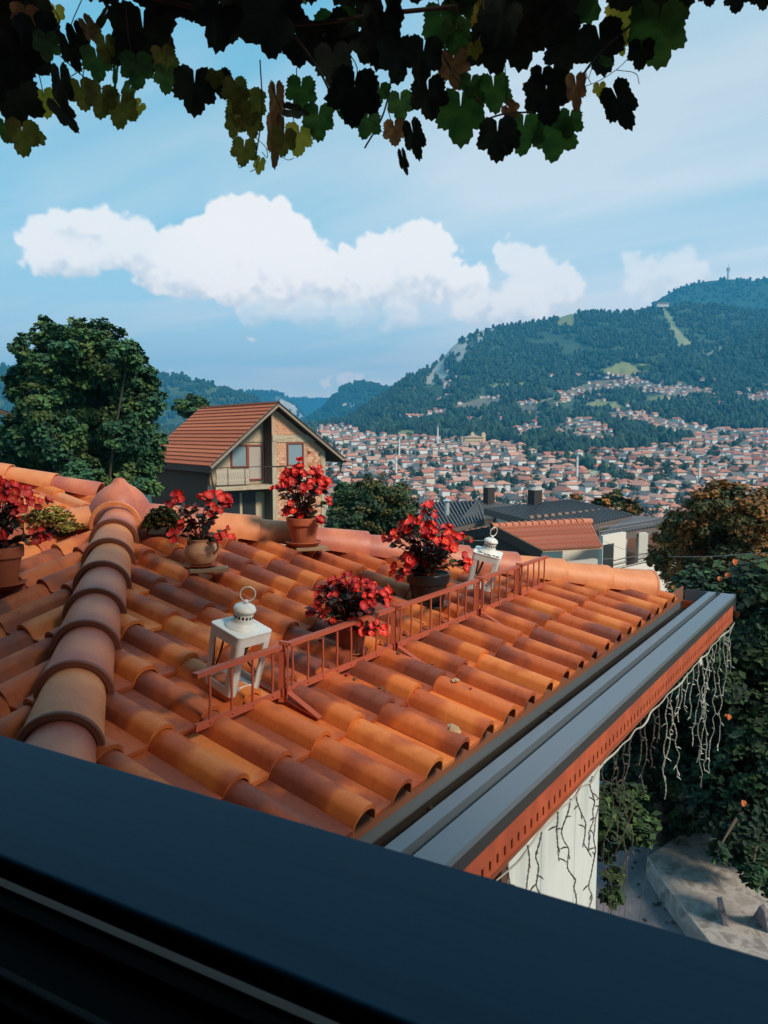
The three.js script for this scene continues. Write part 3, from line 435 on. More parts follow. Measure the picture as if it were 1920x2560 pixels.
stonecrop('dark green stonecrop clump in a tray right of the roof cap', roofAt(2.78, -3.42).addScaledVector(roofN, 0.055), 0.17, 0.12, 0.2, [[0.05, 0.08, 0.03], [0.08, 0.11, 0.035], [0.06, 0.05, 0.03]], 4);

// fallen petals, leaves and twigs, each one its own
{
  const r = rng(61), petal = mat(lin(0.3, 0.02, 0.015), 0.7), dry = mat(lin(0.14, 0.06, 0.03), 0.9), paleDry = mat(lin(0.45, 0.3, 0.18), 0.9), twig = mat(lin(0.07, 0.03, 0.02), 0.9);
  const crumple = (s, seed) => { const g = new THREE.IcosahedronGeometry(s, 1), p = g.attributes.position; for (let i = 0; i < p.count; i++) { const k = 0.55 + 0.9 * hsh(Math.round(p.getX(i) * 9999) + seed, Math.round(p.getZ(i) * 9999 + p.getY(i) * 777)); p.setXYZ(i, p.getX(i) * k, p.getY(i) * k * 0.55, p.getZ(i) * k); } g.computeVertexNormals(); return g; };
  const lie = (name, geo, m, px, py, label, cat, grp) => { const p = onRoof(px, py); const q = (p.dot(U) - 1.946) / TW; let f = q - Math.floor(q); const onRoll = Math.min(f, 1 - f) < 0.27; p.addScaledVector(roofN, onRoll ? 0.052 : 0.008); return solo(name, geo, m, label, cat, p, grp); };
  for (const [px, py, s] of [[861, 1716, 9], [880, 1728, 8], [944, 1750, 9], [957, 1757, 7], [1012, 1796, 7], [640, 1415, 7], [672, 1388, 7], [560, 1490, 7], [585, 1481, 6], [795, 1628, 8], [730, 1635, 6], [990, 1660, 8], [1075, 1688, 5], [1340, 1622, 7], [1360, 1625, 6], [905, 1448, 5], [750, 1430, 6], [1170, 1750, 5]]) lie('fallen_petal', crumple(s / 900, px), r() < 0.6 ? petal : dry, px, py, 'small dark red dried petal lying on the roof tiles', 'petal', 'dried petals on the tiles');
  lie('dry_leaf', crumple(0.03, 3), paleDry, 1125, 1856, 'crumpled pale dry leaf lying on the lowest tile course', 'leaf');
  lie('dry_leaf', crumple(0.016, 4), paleDry, 1132, 1729, 'small curled pale dry leaf two courses above the gutter', 'leaf');
  for (const [px, py, a] of [[660, 1865, 0.3], [700, 1890, 1.2], [905, 2010, 0.6], [770, 1755, 0.4], [705, 1908, 2.2]]) { const c = onRoof(px, py).addScaledVector(roofN, 0.009), d = V3(Math.cos(a), 0, Math.sin(a)).addScaledVector(roofN, 0).multiplyScalar(0.014); d.y = -RISE * d.dot(V); solo('twig', tube([d.clone().negate(), V3(0.004, 0.001, 0.003), d.clone().multiplyScalar(0.6), d.clone().add(V3(0.004, 0, -0.006))], 0.0011, 10, 5), twig, 'thin dark curled twig lying in a tile pan', 'twig', c, 'twigs on the tiles'); }
}

// strings of unlit icicle lights hung from the fascia
{
  const r = rng(91), wire = mat(lin(0.42, 0.42, 0.36), 0.6), wireDark = mat(lin(0.1, 0.085, 0.07), 0.7), bulbM = mat(lin(0.5, 0.52, 0.46), 0.35);
  const start = bp(2.1, -0.975, -1.37), o = thing('icicle_lights', 'unlit icicle string lights dangling from the red fascia', 'string lights', start);
  const X = (u, y, dv = 0) => bp(u, -0.975 + dv, y).sub(start), pts = []; for (let u = 2.0; u <= 6.0; u += 0.1) pts.push(X(u, -1.375 - 0.012 * r() - (Math.sin(u * 9) > 0.6 ? 0.012 : 0), (r() - 0.5) * 0.012));
  part('lead_wire', merge([tube(pts, 0.0032, 160, 5), tube(pts.map((p, i) => p.clone().add(V3(0.004 * Math.sin(i), 0.005, 0.004))), 0.0028, 160, 5)]), wire, o);
  for (let u = 2.12; u < 6.0; u += 0.07 + r() * 0.09) {
    const len = u > 5.5 ? 0.18 + r() * 0.35 : 0.2 + Math.pow(r(), 1.3) * 0.8, n = Math.max(4, Math.round(len / 0.04)), p = []; let x = 0, z = 0, vx = 0; for (let i = 0; i <= n; i++) { p.push(X(u + x, -1.375 - len * i / n + (r() - 0.5) * 0.012, z)); vx = vx * 0.5 + (r() - 0.5) * 0.04; x += vx; z += (r() - 0.5) * 0.03; z *= 0.8; }
    const c = new THREE.CatmullRomCurve3(p), pale = u > 4.0, two = [0, 1].map((q) => { const t = []; for (let i = 0; i <= n * 5; i++) { const v = c.getPoint(i / (n * 5)), a = i * 1.15 + q * Math.PI; t.push(v.add(V3(Math.cos(a) * 0.0022, 0, Math.sin(a) * 0.0022))); } return new THREE.TubeGeometry(new THREE.CatmullRomCurve3(t), n * 6, 0.0016, 4, false); });
    const d = part('drop_wire', merge(two), pale ? wire : wireDark, o), bl = [];
    for (let i = 2; i <= n; i += 1 + Math.floor(r() * 3)) { const q = c.getPoint(Math.min(1, (i - 0.2) / n)), a = r() * 6.28, dir = V3(Math.cos(a), r() * 1.1 - 0.9, Math.sin(a)).normalize(), e = q.clone().addScaledVector(dir, 0.022 + r() * 0.016); bl.push(limb([q, q.clone().lerp(e, 0.5).add(V3(0, 0.003, 0)), e], [0.002, 0.0034, 0.0018], 5)); }
    if (bl.length) part('bulbs', merge(bl), pale ? bulbM : wireDark, d);
  }
  const tagG = part('paper_tag', rbox(0.03, 0.055, 0.004, 0.001), white, o); tagG.position.copy(X(4.9, -1.4)); tagG.rotation.set(0.2, 0.7, 0.5);
}
// ---------- the valley: hillsides, mountains, town ----------
const kRow = FOCAL / Math.cos(PITCH) ;
// crest of the near mountain, and how far away the ground lies that each sight line meets
const CREST = [[-2200, 1075], [300, 1078], [760, 1068], [860, 1052], [960, 990], [1018, 944], [1076, 920], [1105, 897], [1130, 868], [1163, 842], [1203, 827], [1261, 814], [1336, 807], [1394, 794], [1452, 781], [1510, 781], [1585, 782], [1625, 773], [1654, 771], [1712, 760], [1799, 764], [1857, 775], [1920, 779], [2100, 800], [2500, 860], [3200, 960], [4200, 1050]];
const NEAR_D = [[1100, 1200], [1150, 930], [1200, 790], [1250, 690], [1300, 610], [1340, 560]];
function groundD(px, py) { const top = table(px, CREST), foot = 1100; if (py >= foot) return table(py, NEAR_D); const s = clamp((foot - py) / Math.max(20, foot - top), 0, 1.02), far = lerp(2000, 2950, sstep(700, 1300, px)); let d = 1200 + (far - 1200) * Math.pow(s, 0.92); const w = s * (1 - s) * 4; d += w * ((fbm(px / 150 + 3, py / 90, 4) - 0.5) * 520); return d; }
const ground = (px, py) => at(px, py, groundD(px, py));
const inside = (x, y, poly) => { let c = false; for (let i = 0, j = poly.length - 1; i < poly.length; j = i++) { const [a, b] = poly[i], [p, q] = poly[j]; if ((b > y) !== (q > y) && x < (p - a) * (y - b) / (q - b) + a) c = !c; } return c; };
// quarters of the town, as surveyed on the slopes
const TOWN = [[[790, 1068], [870, 1062], [905, 1085], [1000, 1095], [1100, 1098], [1210, 1104], [1290, 1112], [1340, 1135], [1440, 1160], [1470, 1190], [1600, 1215], [1920, 1205], [2000, 1200], [2000, 1330], [780, 1330], [780, 1150]],
  [[1380, 1142], [1500, 1130], [1580, 1128], [1700, 1110], [1800, 1095], [1950, 1120], [2000, 1210], [1600, 1218], [1480, 1170]],
  [[1372, 1075], [1425, 1045], [1500, 1060], [1560, 1095], [1500, 1118], [1420, 1110]],
  [[1515, 1030], [1600, 1030], [1700, 1055], [1790, 1075], [1880, 1075], [1990, 1085], [1990, 1130], [1850, 1110], [1700, 1100], [1640, 1075], [1540, 1055]],
  [[1130, 1015], [1200, 995], [1250, 992], [1260, 1010], [1190, 1032], [1140, 1030]], [[1285, 1005], [1340, 1010], [1350, 1045], [1300, 1040]],
  [[1000, 1046], [1060, 1040], [1090, 1022], [1150, 1030], [1100, 1050], [1010, 1058]], [[1085, 1000], [1130, 985], [1140, 995], [1090, 1008]],
  [[1390, 985], [1450, 965], [1520, 935], [1570, 940], [1640, 960], [1780, 975], [1790, 990], [1700, 995], [1560, 975], [1480, 985], [1400, 1010]], [[1840, 985], [1990, 985], [1990, 1015], [1880, 1010]], [[1290, 1075], [1340, 1050], [1350, 1085], [1300, 1105]]];
const MEADOW = [[[1490, 928], [1560, 905], [1640, 912], [1620, 940], [1520, 945]], [[1440, 1015], [1500, 1000], [1560, 1012], [1500, 1030]], [[1600, 985], [1690, 988], [1700, 1005], [1610, 1002]], [[980, 1085], [1020, 1072], [1060, 1090], [1010, 1105]], [[1430, 1160], [1500, 1178], [1520, 1195], [1440, 1178]], [[1220, 962], [1330, 955], [1330, 968], [1230, 975]], [[1390, 790], [1440, 785], [1430, 815], [1395, 812]]];
const TRACK = [[1656, 768, 5], [1672, 795, 7], [1690, 830, 9], [1706, 855, 14], [1722, 862, 8]], ROADS = [[[1760, 890, 3], [1800, 872, 3], [1840, 862, 4], [1870, 850, 3], [1920, 838, 2]], [[1270, 1060, 2], [1400, 1040, 2], [1500, 1000, 2]], [[1300, 1010, 2], [1420, 990, 2]]];
const nearLine = (x, y, l) => { for (let i = 1; i < l.length; i++) { const [a, b, w] = l[i - 1], [c, d, v] = l[i], t = clamp(((x - a) * (c - a) + (y - b) * (d - b)) / ((c - a) ** 2 + (d - b) ** 2), 0, 1); if (Math.hypot(x - lerp(a, c, t), y - lerp(b, d, t)) < lerp(w, v, t)) return true; } return false; };
const inTown = (x, y) => TOWN.some((p) => inside(x, y, p)), inMeadow = (x, y) => MEADOW.some((p) => inside(x + (fbm(x / 9, y / 9, 2) - 0.5) * 14, y + (fbm(x / 8 + 5, y / 8, 2) - 0.5) * 10, p));
const cliffAt = (x, y) => { const e = x - table(y, [[820, 1195], [845, 1168], [870, 1140], [900, 1118], [950, 1085]]); return y > 822 && y < 960 && e > -20 && e < lerp(50, 26, (y - 822) / 138) && fbm(x / 11, y / 19, 3) > 0.46; };
const landM = new THREE.MeshStandardMaterial({ color: 0xffffff, vertexColors: true, roughness: 0.95, side: THREE.DoubleSide });
{
  // hillside from the viewer's garden down to the river, through the town and up to the mountain crest
  const xs = []; for (let x = -2200; x < -200; x += 50) xs.push(x); for (let x = -200; x < 2100; x += 6) xs.push(x); for (let x = 2100; x <= 4200; x += 50) xs.push(x);
  const nearRows = [[3, -7.2], [9, -7.4], [16, -8.2], [25, -9.6], [40, -12], [100, -26], [200, -44], [320, -58], [460, -68]], NR = 130, rows = nearRows.length + NR + 3;
  const pos = [], col = [], idx = [];
  for (let j = 0; j < rows; j++) for (const x of xs) {
    let p, c; const k = j - nearRows.length;
    if (k < 0) { const [d, h] = nearRows[j], r = ray(x, HORIZON); p = V3(r.x / -r.z * d, h, -d); c = [0.06, 0.085, 0.03]; }
    else {
      const top = table(x, CREST) + (fbm(x / 14, 3, 3) - 0.5) * 5, t = Math.min(1, k / (NR - 1)), y = lerp(1340, top, t); p = ground(x, y);
      const n = fbm(x / 40, y / 26, 4), n2 = fbm(x / 7 + 20, y / 6, 3);
      c = mixc([0.018, 0.048, 0.032], [0.045, 0.09, 0.045], clamp(n * 2 - 0.55, 0, 1)); c = c.map((v) => v * (0.65 + 0.7 * n2));
      if (inMeadow(x, y)) c = mixc([0.16, 0.2, 0.06], [0.25, 0.24, 0.09], n2); if (nearLine(x, y, TRACK)) c = mixc([0.3, 0.3, 0.16], [0.2, 0.24, 0.11], n2); if (ROADS.some((l) => nearLine(x, y, l))) c = [0.3, 0.28, 0.2]; if (cliffAt(x, y)) c = mixc([0.26, 0.27, 0.25], [0.5, 0.47, 0.42], n2); if (inTown(x, y)) c = mixc([0.1, 0.1, 0.07], [0.2, 0.18, 0.14], n2);
      if (k >= NR) { const q = k - NR + 1; p.multiplyScalar(1 + 0.12 * q); p.y -= 90 * q * q; }
    }
    pos.push(p.x, p.y, p.z); col.push(...c);
  }
  const w = xs.length; for (let j = 0; j < rows - 1; j++) for (let i = 0; i < w - 1; i++) { const a = j * w + i, b = a + w; idx.push(a, a + 1, b, b, a + 1, b + 1); }
  const g = new THREE.BufferGeometry(); g.setAttribute('position', new THREE.Float32BufferAttribute(pos, 3)); g.setAttribute('color', new THREE.Float32BufferAttribute(col, 3)); g.setIndex(idx); g.computeVertexNormals();
  const o = solo('valley_hillside', g, landM); tag(o, 'wooded valley side with a town climbing to a long mountain crest', 'hillside', null, 'structure');
  // plain ground sheet to the horizon under everything
  const s = solo('ground', new THREE.CircleGeometry(9000, 64).rotateX(-Math.PI / 2), mat(lin(0.05, 0.07, 0.03), 0.95)); s.position.y = -140; tag(s, 'dark green ground reaching to the horizon below the valley', 'ground', null, 'structure');
}
const farTrees = [];
function range(name, label, crest, D, spread, rise, cols, rock) {     // a farther mountain: crest line, face falling towards the viewer, back falling away
  const x0 = crest[0][0], x1 = crest[crest.length - 1][0], n = 220, m = 40, pos = [], col = [], idx = [];
  for (let j = 0; j <= m; j++) for (let i = 0; i <= n; i++) {
    const x = lerp(x0, x1, i / n), yTop = table(x, crest) + (fbm(x / 12 + D, 1, 3) - 0.5) * 2.4, t = j / m; let p, y;
    if (t < 0.1) { p = at(x, yTop, D * (1 + spread * (0.1 - t) * 4)); p.y -= (0.1 - t) * 10 * rise * 0.6; y = yTop; }
    else { const s = (t - 0.1) / 0.9; y = lerp(yTop, 1120, s); const d = D * (1 - spread * s * (0.8 + 0.4 * fbm(x / 60 + D, s * 3, 4)) - 0.05 * s * (fbm(x / 25, s * 6 + D, 3) - 0.5)); p = at(x, y, d); }
    const nn = fbm(x / 26 + D, y / 18, 4); let c = mixc(cols[0], cols[1], clamp(nn * 2 - 0.5, 0, 1)); if (rock && rock(x, y)) c = mixc([0.36, 0.33, 0.28], [0.6, 0.55, 0.48], fbm(x / 5, y / 8, 3)); pos.push(p.x, p.y, p.z); col.push(...c);
  }
  for (let j = 0; j < m; j++) for (let i = 0; i < n; i++) { const a = j * (n + 1) + i, b = a + n + 1; idx.push(a, a + 1, b, b, a + 1, b + 1); }
  const g = new THREE.BufferGeometry(); g.setAttribute('position', new THREE.Float32BufferAttribute(pos, 3)); g.setAttribute('color', new THREE.Float32BufferAttribute(col, 3)); g.setIndex(idx); g.computeVertexNormals();
  { const q = rng(D), n3 = Math.round(26e6 / D); for (let k = 0; k < n3; k++) { const j = 4 + Math.floor(Math.pow(q(), 1.5) * (m - 5)), i = Math.floor(q() * n), a = (j * (n + 1) + i) * 3, b = a + 3, c = a + (n + 1) * 3, s = q(), t = q(), x = lerp(x0, x1, i / n), y = lerp(table(x, crest), 1120, ((j + t) / m - 0.1) / 0.9); if (x < -350 || x > 2150 || (rock && rock(x, y)) || fbm(x / 30 + D, y / 12, 3) < 0.4) continue; farTrees.push(V3(lerp(pos[a], pos[b], s) + (pos[c] - pos[a]) * t, lerp(pos[a + 1], pos[b + 1], s) + (pos[c + 1] - pos[a + 1]) * t - 1, lerp(pos[a + 2], pos[b + 2], s) + (pos[c + 2] - pos[a + 2]) * t)); } }
  return tag(solo(name, g, landM), label, 'mountain', null, 'structure');
}
const wood2 = [[0.012, 0.045, 0.034], [0.026, 0.075, 0.044]];
range('far_plateau', 'flat pale blue plateau closing the gorge', [[560, 1010], [640, 998], [729, 995], [780, 995], [827, 994], [900, 1000], [1000, 1010]], 8200, 0.05, 300, wood2);
range('gorge_mountain', 'hazy mountain with pale cliffs left of the gorge', [[330, 985], [480, 980], [560, 980], [595, 979], [640, 978], [677, 979], [700, 983], [723, 996], [741, 1013], [770, 1047], [800, 1075], [830, 1095]], 5600, 0.08, 260, wood2, (x, y) => inside(x, y, [[690, 990], [735, 1012], [760, 1045], [745, 1060], [715, 1030], [690, 1010]]) && fbm(x / 8, y / 10, 3) > 0.45);
range('cliff_mountain', 'blue cone shaped mountain with a pale cliff at the gorge', [[700, 1100], [735, 1072], [770, 1047], [810, 1019], [825, 1000], [839, 983], [855, 972], [874, 963], [894, 957], [926, 959], [960, 969], [1020, 985], [1100, 1000]], 4200, 0.09, 260, wood2, (x, y) => (inside(x, y, [[852, 1012], [875, 1002], [893, 1004], [885, 1018], [858, 1026]]) || inside(x, y, [[822, 1048], [838, 1034], [840, 1046], [826, 1056]])) && fbm(x / 5, y / 6, 3) > 0.4);
range('left_hill', 'green wooded hill behind the brick house roof', [[-1800, 900], [-700, 890], [-100, 905], [0, 915], [60, 926], [140, 930], [260, 934], [370, 938], [457, 942], [492, 954], [550, 968], [590, 979], [637, 996], [665, 1013], [720, 1045], [780, 1085]], 3000, 0.14, 260, [[0.026, 0.05, 0.024], [0.075, 0.11, 0.04]]);
range('tower_mountain', 'high dark blue mountain topped by a transmitter tower', [[1560, 800], [1600, 785], [1625, 768], [1643, 751], [1670, 735], [1700, 719], [1735, 709], [1770, 703], [1816, 698], [1851, 699], [1880, 702], [1920, 695], [2050, 690], [2300, 720], [2900, 860]], 4300, 0.12, 300, wood2);
range('side_spur', 'dark wooded spur on the right side of the valley', [[1690, 960], [1740, 930], [1790, 895], [1840, 868], [1880, 848], [1920, 836], [2050, 800], [2400, 790]], 2250, 0.13, 200, [[0.02, 0.036, 0.022], [0.036, 0.055, 0.026]]);
// transmitter tower and cable-car masts
{
  const m = mat(lin(0.55, 0.5, 0.48), 0.7), p = at(1820, 698, 4270), o = thing('transmitter_tower', 'thin transmitter tower standing on the highest mountain', 'tower', p);
  part('mast', merge([cyl(4, 7, 60, 10, 0, 25, 0), cyl(1.5, 1.5, 30, 6, 0, 65, 0)]), m, o); part('platform', merge([cyl(9, 9, 14, 12, 0, 50, 0), cyl(11, 11, 3, 12, 0, 58, 0)]), m, o);
  const b = at(1656, 768, 2900), h = thing('hilltop_station', 'small pale building at the top of the cleared ski run', 'building', b); part('wall', box(44, 12, 14, 0, 6, 0), mat(lin(0.6, 0.56, 0.5), 0.8), h); part('roof', box(48, 3, 18, 0, 13.5, 0), mat(lin(0.4, 0.3, 0.24), 0.8), h);
  for (const [x, y, hh, lab] of [[1591, 908, 26, 'slim pale mast on the meadow knoll'], [1757, 893, 20, 'slim pale mast beside the mountain road']]) { const q = ground(x, y), t = thing('mast', lab, 'mast', q); part('pole', cyl(0.7, 1.1, hh, 6, 0, hh / 2, 0), m, t); part('head', cyl(1.6, 1.6, 2.6, 8, 0, hh + 0.5, 0), m, t); }
}
// woods on the slopes: too many to count
function clump(seed, s = 1, tall = 1) { const g = new THREE.IcosahedronGeometry(1, 1), p = g.attributes.position; for (let i = 0; i < p.count; i++) { const k = 0.72 + 0.5 * hsh(Math.round(p.getX(i) * 99) + seed, Math.round(p.getY(i) * 99 + p.getZ(i) * 57)); p.setXYZ(i, p.getX(i) * k * s, (p.getY(i) * k + 0.8) * tall * s, p.getZ(i) * k * s); } g.computeVertexNormals(); return g; }
{
  const r = rng(404), spots = [];
  while (spots.length < 38000) { const x = -250 + r() * 2450, top = table(x, CREST), t = Math.pow(r(), 0.8), y = lerp(1230, top, t); if (inTown(x, y) || inMeadow(x, y) || nearLine(x, y, TRACK) || ROADS.some((l) => nearLine(x, y, l)) || cliffAt(x, y)) continue; if (fbm(x / 46 + 9, y / 15, 4) < 0.35 + 0.08 * r() && y > top + 14) continue; spots.push(ground(x, y)); }
  const im = new THREE.InstancedMesh(clump(3, 1, 1.5), mat(lin(1, 1, 1), 0.95), spots.length), m = new THREE.Matrix4(), q = new THREE.Quaternion(), c = new THREE.Color();
  spots.forEach((p, i) => { const s = 2.6 + r() * 3.4; m.compose(p, q.setFromAxisAngle(V3(0, 1, 0), r() * 6), V3(s, s * (0.7 + r() * 0.5), s)); im.setMatrixAt(i, m); const g = 0.6 + r() * 0.8; c.setRGB(0.015 * g, 0.046 * g, 0.034 * g); if (r() < 0.12) c.setRGB(0.045, 0.085, 0.035); im.setColorAt(i, c); });
  im.name = 'forest'; shadows(im); scene.add(im); tag(im, 'dense dark forest covering the mountain slopes', 'forest', null, 'stuff');
}
{
  const r = rng(909), im = new THREE.InstancedMesh(clump(5, 1, 1.4), mat(lin(1, 1, 1), 0.95), farTrees.length), m = new THREE.Matrix4(), q = new THREE.Quaternion(), c = new THREE.Color();
  farTrees.forEach((p, i) => { const s = 4 + r() * 5; m.compose(p, q.setFromAxisAngle(V3(0, 1, 0), r() * 6), V3(s, s * (0.6 + r() * 0.5), s)); im.setMatrixAt(i, m); const g = 0.6 + r() * 0.8; c.setRGB(0.017 * g, 0.05 * g, 0.032 * g); im.setColorAt(i, c); });
  im.name = 'far_forest'; shadows(im); scene.add(im); tag(im, 'thin woods scattered over the farther hazy mountains', 'forest', null, 'stuff');
}
// ---------- the town of small red-roofed houses ----------
{
  const r = rng(1001), walls = [lin(0.72, 0.71, 0.7), lin(0.66, 0.6, 0.52), lin(0.58, 0.5, 0.42), lin(0.62, 0.64, 0.66)].map((c) => mat(c, 0.85)), roofs = [[0.5, 0.2, 0.13], [0.55, 0.26, 0.18], [0.42, 0.15, 0.1], [0.5, 0.28, 0.21], [0.14, 0.13, 0.13]].map((c) => mat(lin(...c), 0.85)), glass = mat(lin(0.05, 0.06, 0.07), 0.25);
  const wallNames = ['white', 'cream', 'tan', 'pale grey'], roofNames = ['orange red', 'light red', 'dark red', 'faded pink', 'dark grey'];
  const wallGeo = box(1, 1, 1, 0, 0.5, 0);
  const gable = (() => { const s = [[-0.56, 0, -0.57], [0.56, 0, -0.57], [0.56, 0, 0.57], [-0.56, 0, 0.57], [0, 0.5, -0.57], [0, 0.5, 0.57]], f = [[0, 4, 5], [0, 5, 3], [1, 2, 5], [1, 5, 4], [0, 1, 4], [3, 5, 2], [0, 2, 1], [0, 3, 2]], p = []; for (const t of f) for (const k of t) p.push(...s[k]); return rawGeo(p, null, new Array(p.length / 3 * 2).fill(0)); })();
  const hip = (() => { const s = [[-0.58, 0, -0.58], [0.58, 0, -0.58], [0.58, 0, 0.58], [-0.58, 0, 0.58], [0, 0.42, -0.16], [0, 0.42, 0.16]], f = [[0, 4, 5], [0, 5, 3], [1, 2, 5], [1, 5, 4], [0, 1, 4], [3, 5, 2], [0, 2, 1], [0, 3, 2]], p = []; for (const t of f) for (const k of t) p.push(...s[k]); return rawGeo(p, null, new Array(p.length / 3 * 2).fill(0)); })();
  const winGeo = new THREE.BoxGeometry(1.05, 1.35, 0.12);
  const list = [], grid = new Map();
  const clash = (x, y, w) => { const cx = Math.floor(x / 24), cy = Math.floor(y / 24); for (let i = -1; i <= 1; i++) for (let j = -1; j <= 1; j++) for (const q of grid.get((cx + i) * 9999 + cy + j) ?? []) if (Math.abs(q[0] - x) < (w + q[2]) * 0.5 && Math.abs(q[1] - y) < (w + q[2]) * 0.24) return true; const k = cx * 9999 + cy; if (!grid.has(k)) grid.set(k, []); grid.get(k).push([x, y, w]); return false; };
  const put = (x, y, dense) => { if (fbm(x / 34 + 4, y / 17 + 8, 3) < (dense ? 0.3 : 0.42)) return; const p = ground(x, y), D = -p.z, w = 7 + r() * 5.5, px = w * FOCAL / D; if (clash(x, y, px)) return; list.push({ p, x, y, D, w, l: w * (0.85 + r() * 0.6), h: 2.4 + r() * 4, turn: 0.35 + (fbm(x / 120, y / 60, 2) - 0.5) * 1.6 + (r() < 0.4 ? Math.PI / 2 : 0), wall: r() < 0.56 ? 0 : 1 + Math.floor(r() * 3), roof: r() < 0.965 ? Math.floor(r() * 4) : 4, hip: r() < 0.5 }); };
  const pick = (poly, n, dense) => { let x0 = 1e9, x1 = -1e9, y0 = 1e9, y1 = -1e9; for (const [a, b] of poly) { x0 = Math.min(x0, a); x1 = Math.max(x1, a); y0 = Math.min(y0, b); y1 = Math.max(y1, b); } for (let i = 0; i < n; i++) { const x = lerp(x0, x1, r()), y = lerp(y0, y1, r()); if (inside(x, y, poly)) put(x, y, dense); } };
  const tries = [16000, 4200, 500, 1600, 220, 120, 150, 60, 700, 200, 120];
  TOWN.forEach((p, i) => pick(p, tries[i], i < 2));
  for (let k = 0; k < 170; k++) put(1000 + r() * 920, 930 + r() * 130);
  for (let k = 0; k < 26; k++) put(60 + r() * 500, 1055 + r() * 22);
  list.sort((a, b) => a.D - b.D);
  const keyed = new Map(), bulk = [], bulkCol = [];
  list.forEach((h, i) => {
    if (i < 300) {
      const label = `${wallNames[h.wall]} town house with ${roofNames[h.roof] === 'orange red' ? 'an' : 'a'} ${roofNames[h.roof]} ${h.hip ? 'hipped' : 'gabled'} roof in the valley`;
      const o = thing('town_house', label, 'house', h.p, 'houses of the valley town'); o.position.y -= 0.6; o.rotation.y = h.turn;
      const w = part('wall', wallGeo, walls[h.wall], o); w.scale.set(h.w, h.h + 0.6, h.l); const f = part('roof', h.hip ? hip : gable, roofs[h.roof], o); f.scale.set(h.w * 1.06, h.w * 0.72, h.l * 1.06); f.position.y = h.h + 0.62;
      if (i < 130) { for (let s = 0; s < 2; s++) for (let k = 0; k < 2; k++) for (const yy of h.h > 5 ? [1.7, 4.5] : [1.9]) { const g = part('window', winGeo, glass, o); if (s) g.position.set((k - 0.5) * h.w * 0.5, yy, h.l / 2 + 0.02); else { g.position.set(h.w / 2 + 0.02, yy, (k - 0.5) * h.l * 0.5); g.rotation.y = Math.PI / 2; } } if (r() < 0.5) { const c = part('chimney', wallGeo, walls[1], f); c.scale.set(0.08, 0.35, 0.07); c.position.set(0.18, 0.2, 0.1); } }
    } else {
      const m = new THREE.Matrix4().makeRotationY(h.turn).setPosition(h.p.x, h.p.y - 0.6, h.p.z), a = wallGeo.clone().scale(h.w, h.h + 0.6, h.l).applyMatrix4(m), b = (h.hip ? hip : gable).clone().scale(h.w * 1.06, h.w * 0.72, h.l * 1.06).translate(0, h.h + 0.62, 0).applyMatrix4(m), ga = fix(a), gb = fix(b);
      bulk.push(ga, gb); for (const [g, c] of [[ga, walls[h.wall].color], [gb, roofs[h.roof].color]]) for (let k = 0; k < g.attributes.position.count; k++) bulkCol.push(c.r, c.g, c.b);
    }
  });
  const g = mergeGeometries(bulk); g.setAttribute('color', new THREE.Float32BufferAttribute(bulkCol, 3));
  tag(solo('distant_houses', g, landM), 'mass of tiny red roofed houses farther up the valley', 'houses', null, null, null, 'stuff').userData.kind = 'stuff';
  // minarets and the large yellow building on the skyline of the old town
  const stone = mat(lin(0.72, 0.7, 0.66), 0.8), lead = mat(lin(0.2, 0.22, 0.24), 0.6);
  for (const [x, y, h, lab] of [[1094, 1112, 26, 'slim white minaret in front of the dark wooded slope'], [998, 1146, 24, 'slim white minaret amid the red roofs left of the yellow building'], [990, 1200, 25, 'slim white minaret low among the nearest roofs'], [1442, 1198, 24, 'slim white minaret beside the white cemetery terraces'], [1747, 1210, 22, 'slim white minaret between dark conifers']]) {
    const o = thing('minaret', lab, 'minaret', ground(x, y), 'minarets'); part('shaft', cyl(1.0, 1.35, h, 10, 0, h / 2, 0), stone, o); part('balcony', cyl(1.9, 1.3, 1.4, 12, 0, h * 0.8, 0), stone, o); part('spire', cyl(0.05, 1.2, 6, 10, 0, h + 3, 0), lead, o);
  }
  { const p = ground(1182, 1112), o = thing('yellow_hall', 'large cream yellow hall with two towers above the town roofs', 'building', p), ym = mat(lin(0.66, 0.5, 0.28), 0.85), s = -p.z / FOCAL; o.rotation.y = 0.15;
    part('wall', box(46 * s, 20 * s, 22 * s, 0, 8 * s, 0), ym, o); part('roof', place(hip.clone().scale(46 * s, 18 * s, 24 * s), 0, 18 * s, 0), mat(lin(0.4, 0.27, 0.2), 0.85), o);
    for (const x of [-2, 26]) { const t = part('tower', box(9 * s, 30 * s, 9 * s, x * s, 13 * s, 3 * s), ym, o); part('tower_roof', cyl(1 * s, 6 * s, 5 * s, 4, x * s, 30 * s, 3 * s, 0, 0.78), mat(lin(0.45, 0.3, 0.2), 0.8), t); }
    for (let k = 0; k < 8; k++) part('window', box(2 * s, 4 * s, 0.3, (k - 3.5) * 5.4 * s, 9 * s, 11.1 * s), glass, o); }
  { const p = ground(940, 1062), o = thing('fortress_wall', 'long pale fortress wall on the far slope', 'wall', p); const w = mat(lin(0.6, 0.57, 0.5), 0.9); part('rampart', box(42, 7, 9, 0, 2.5, 0, 0, 0.1), w, o); part('bastion', box(12, 9, 14, 24, 3, 2, 0, 0.3), w, o); }
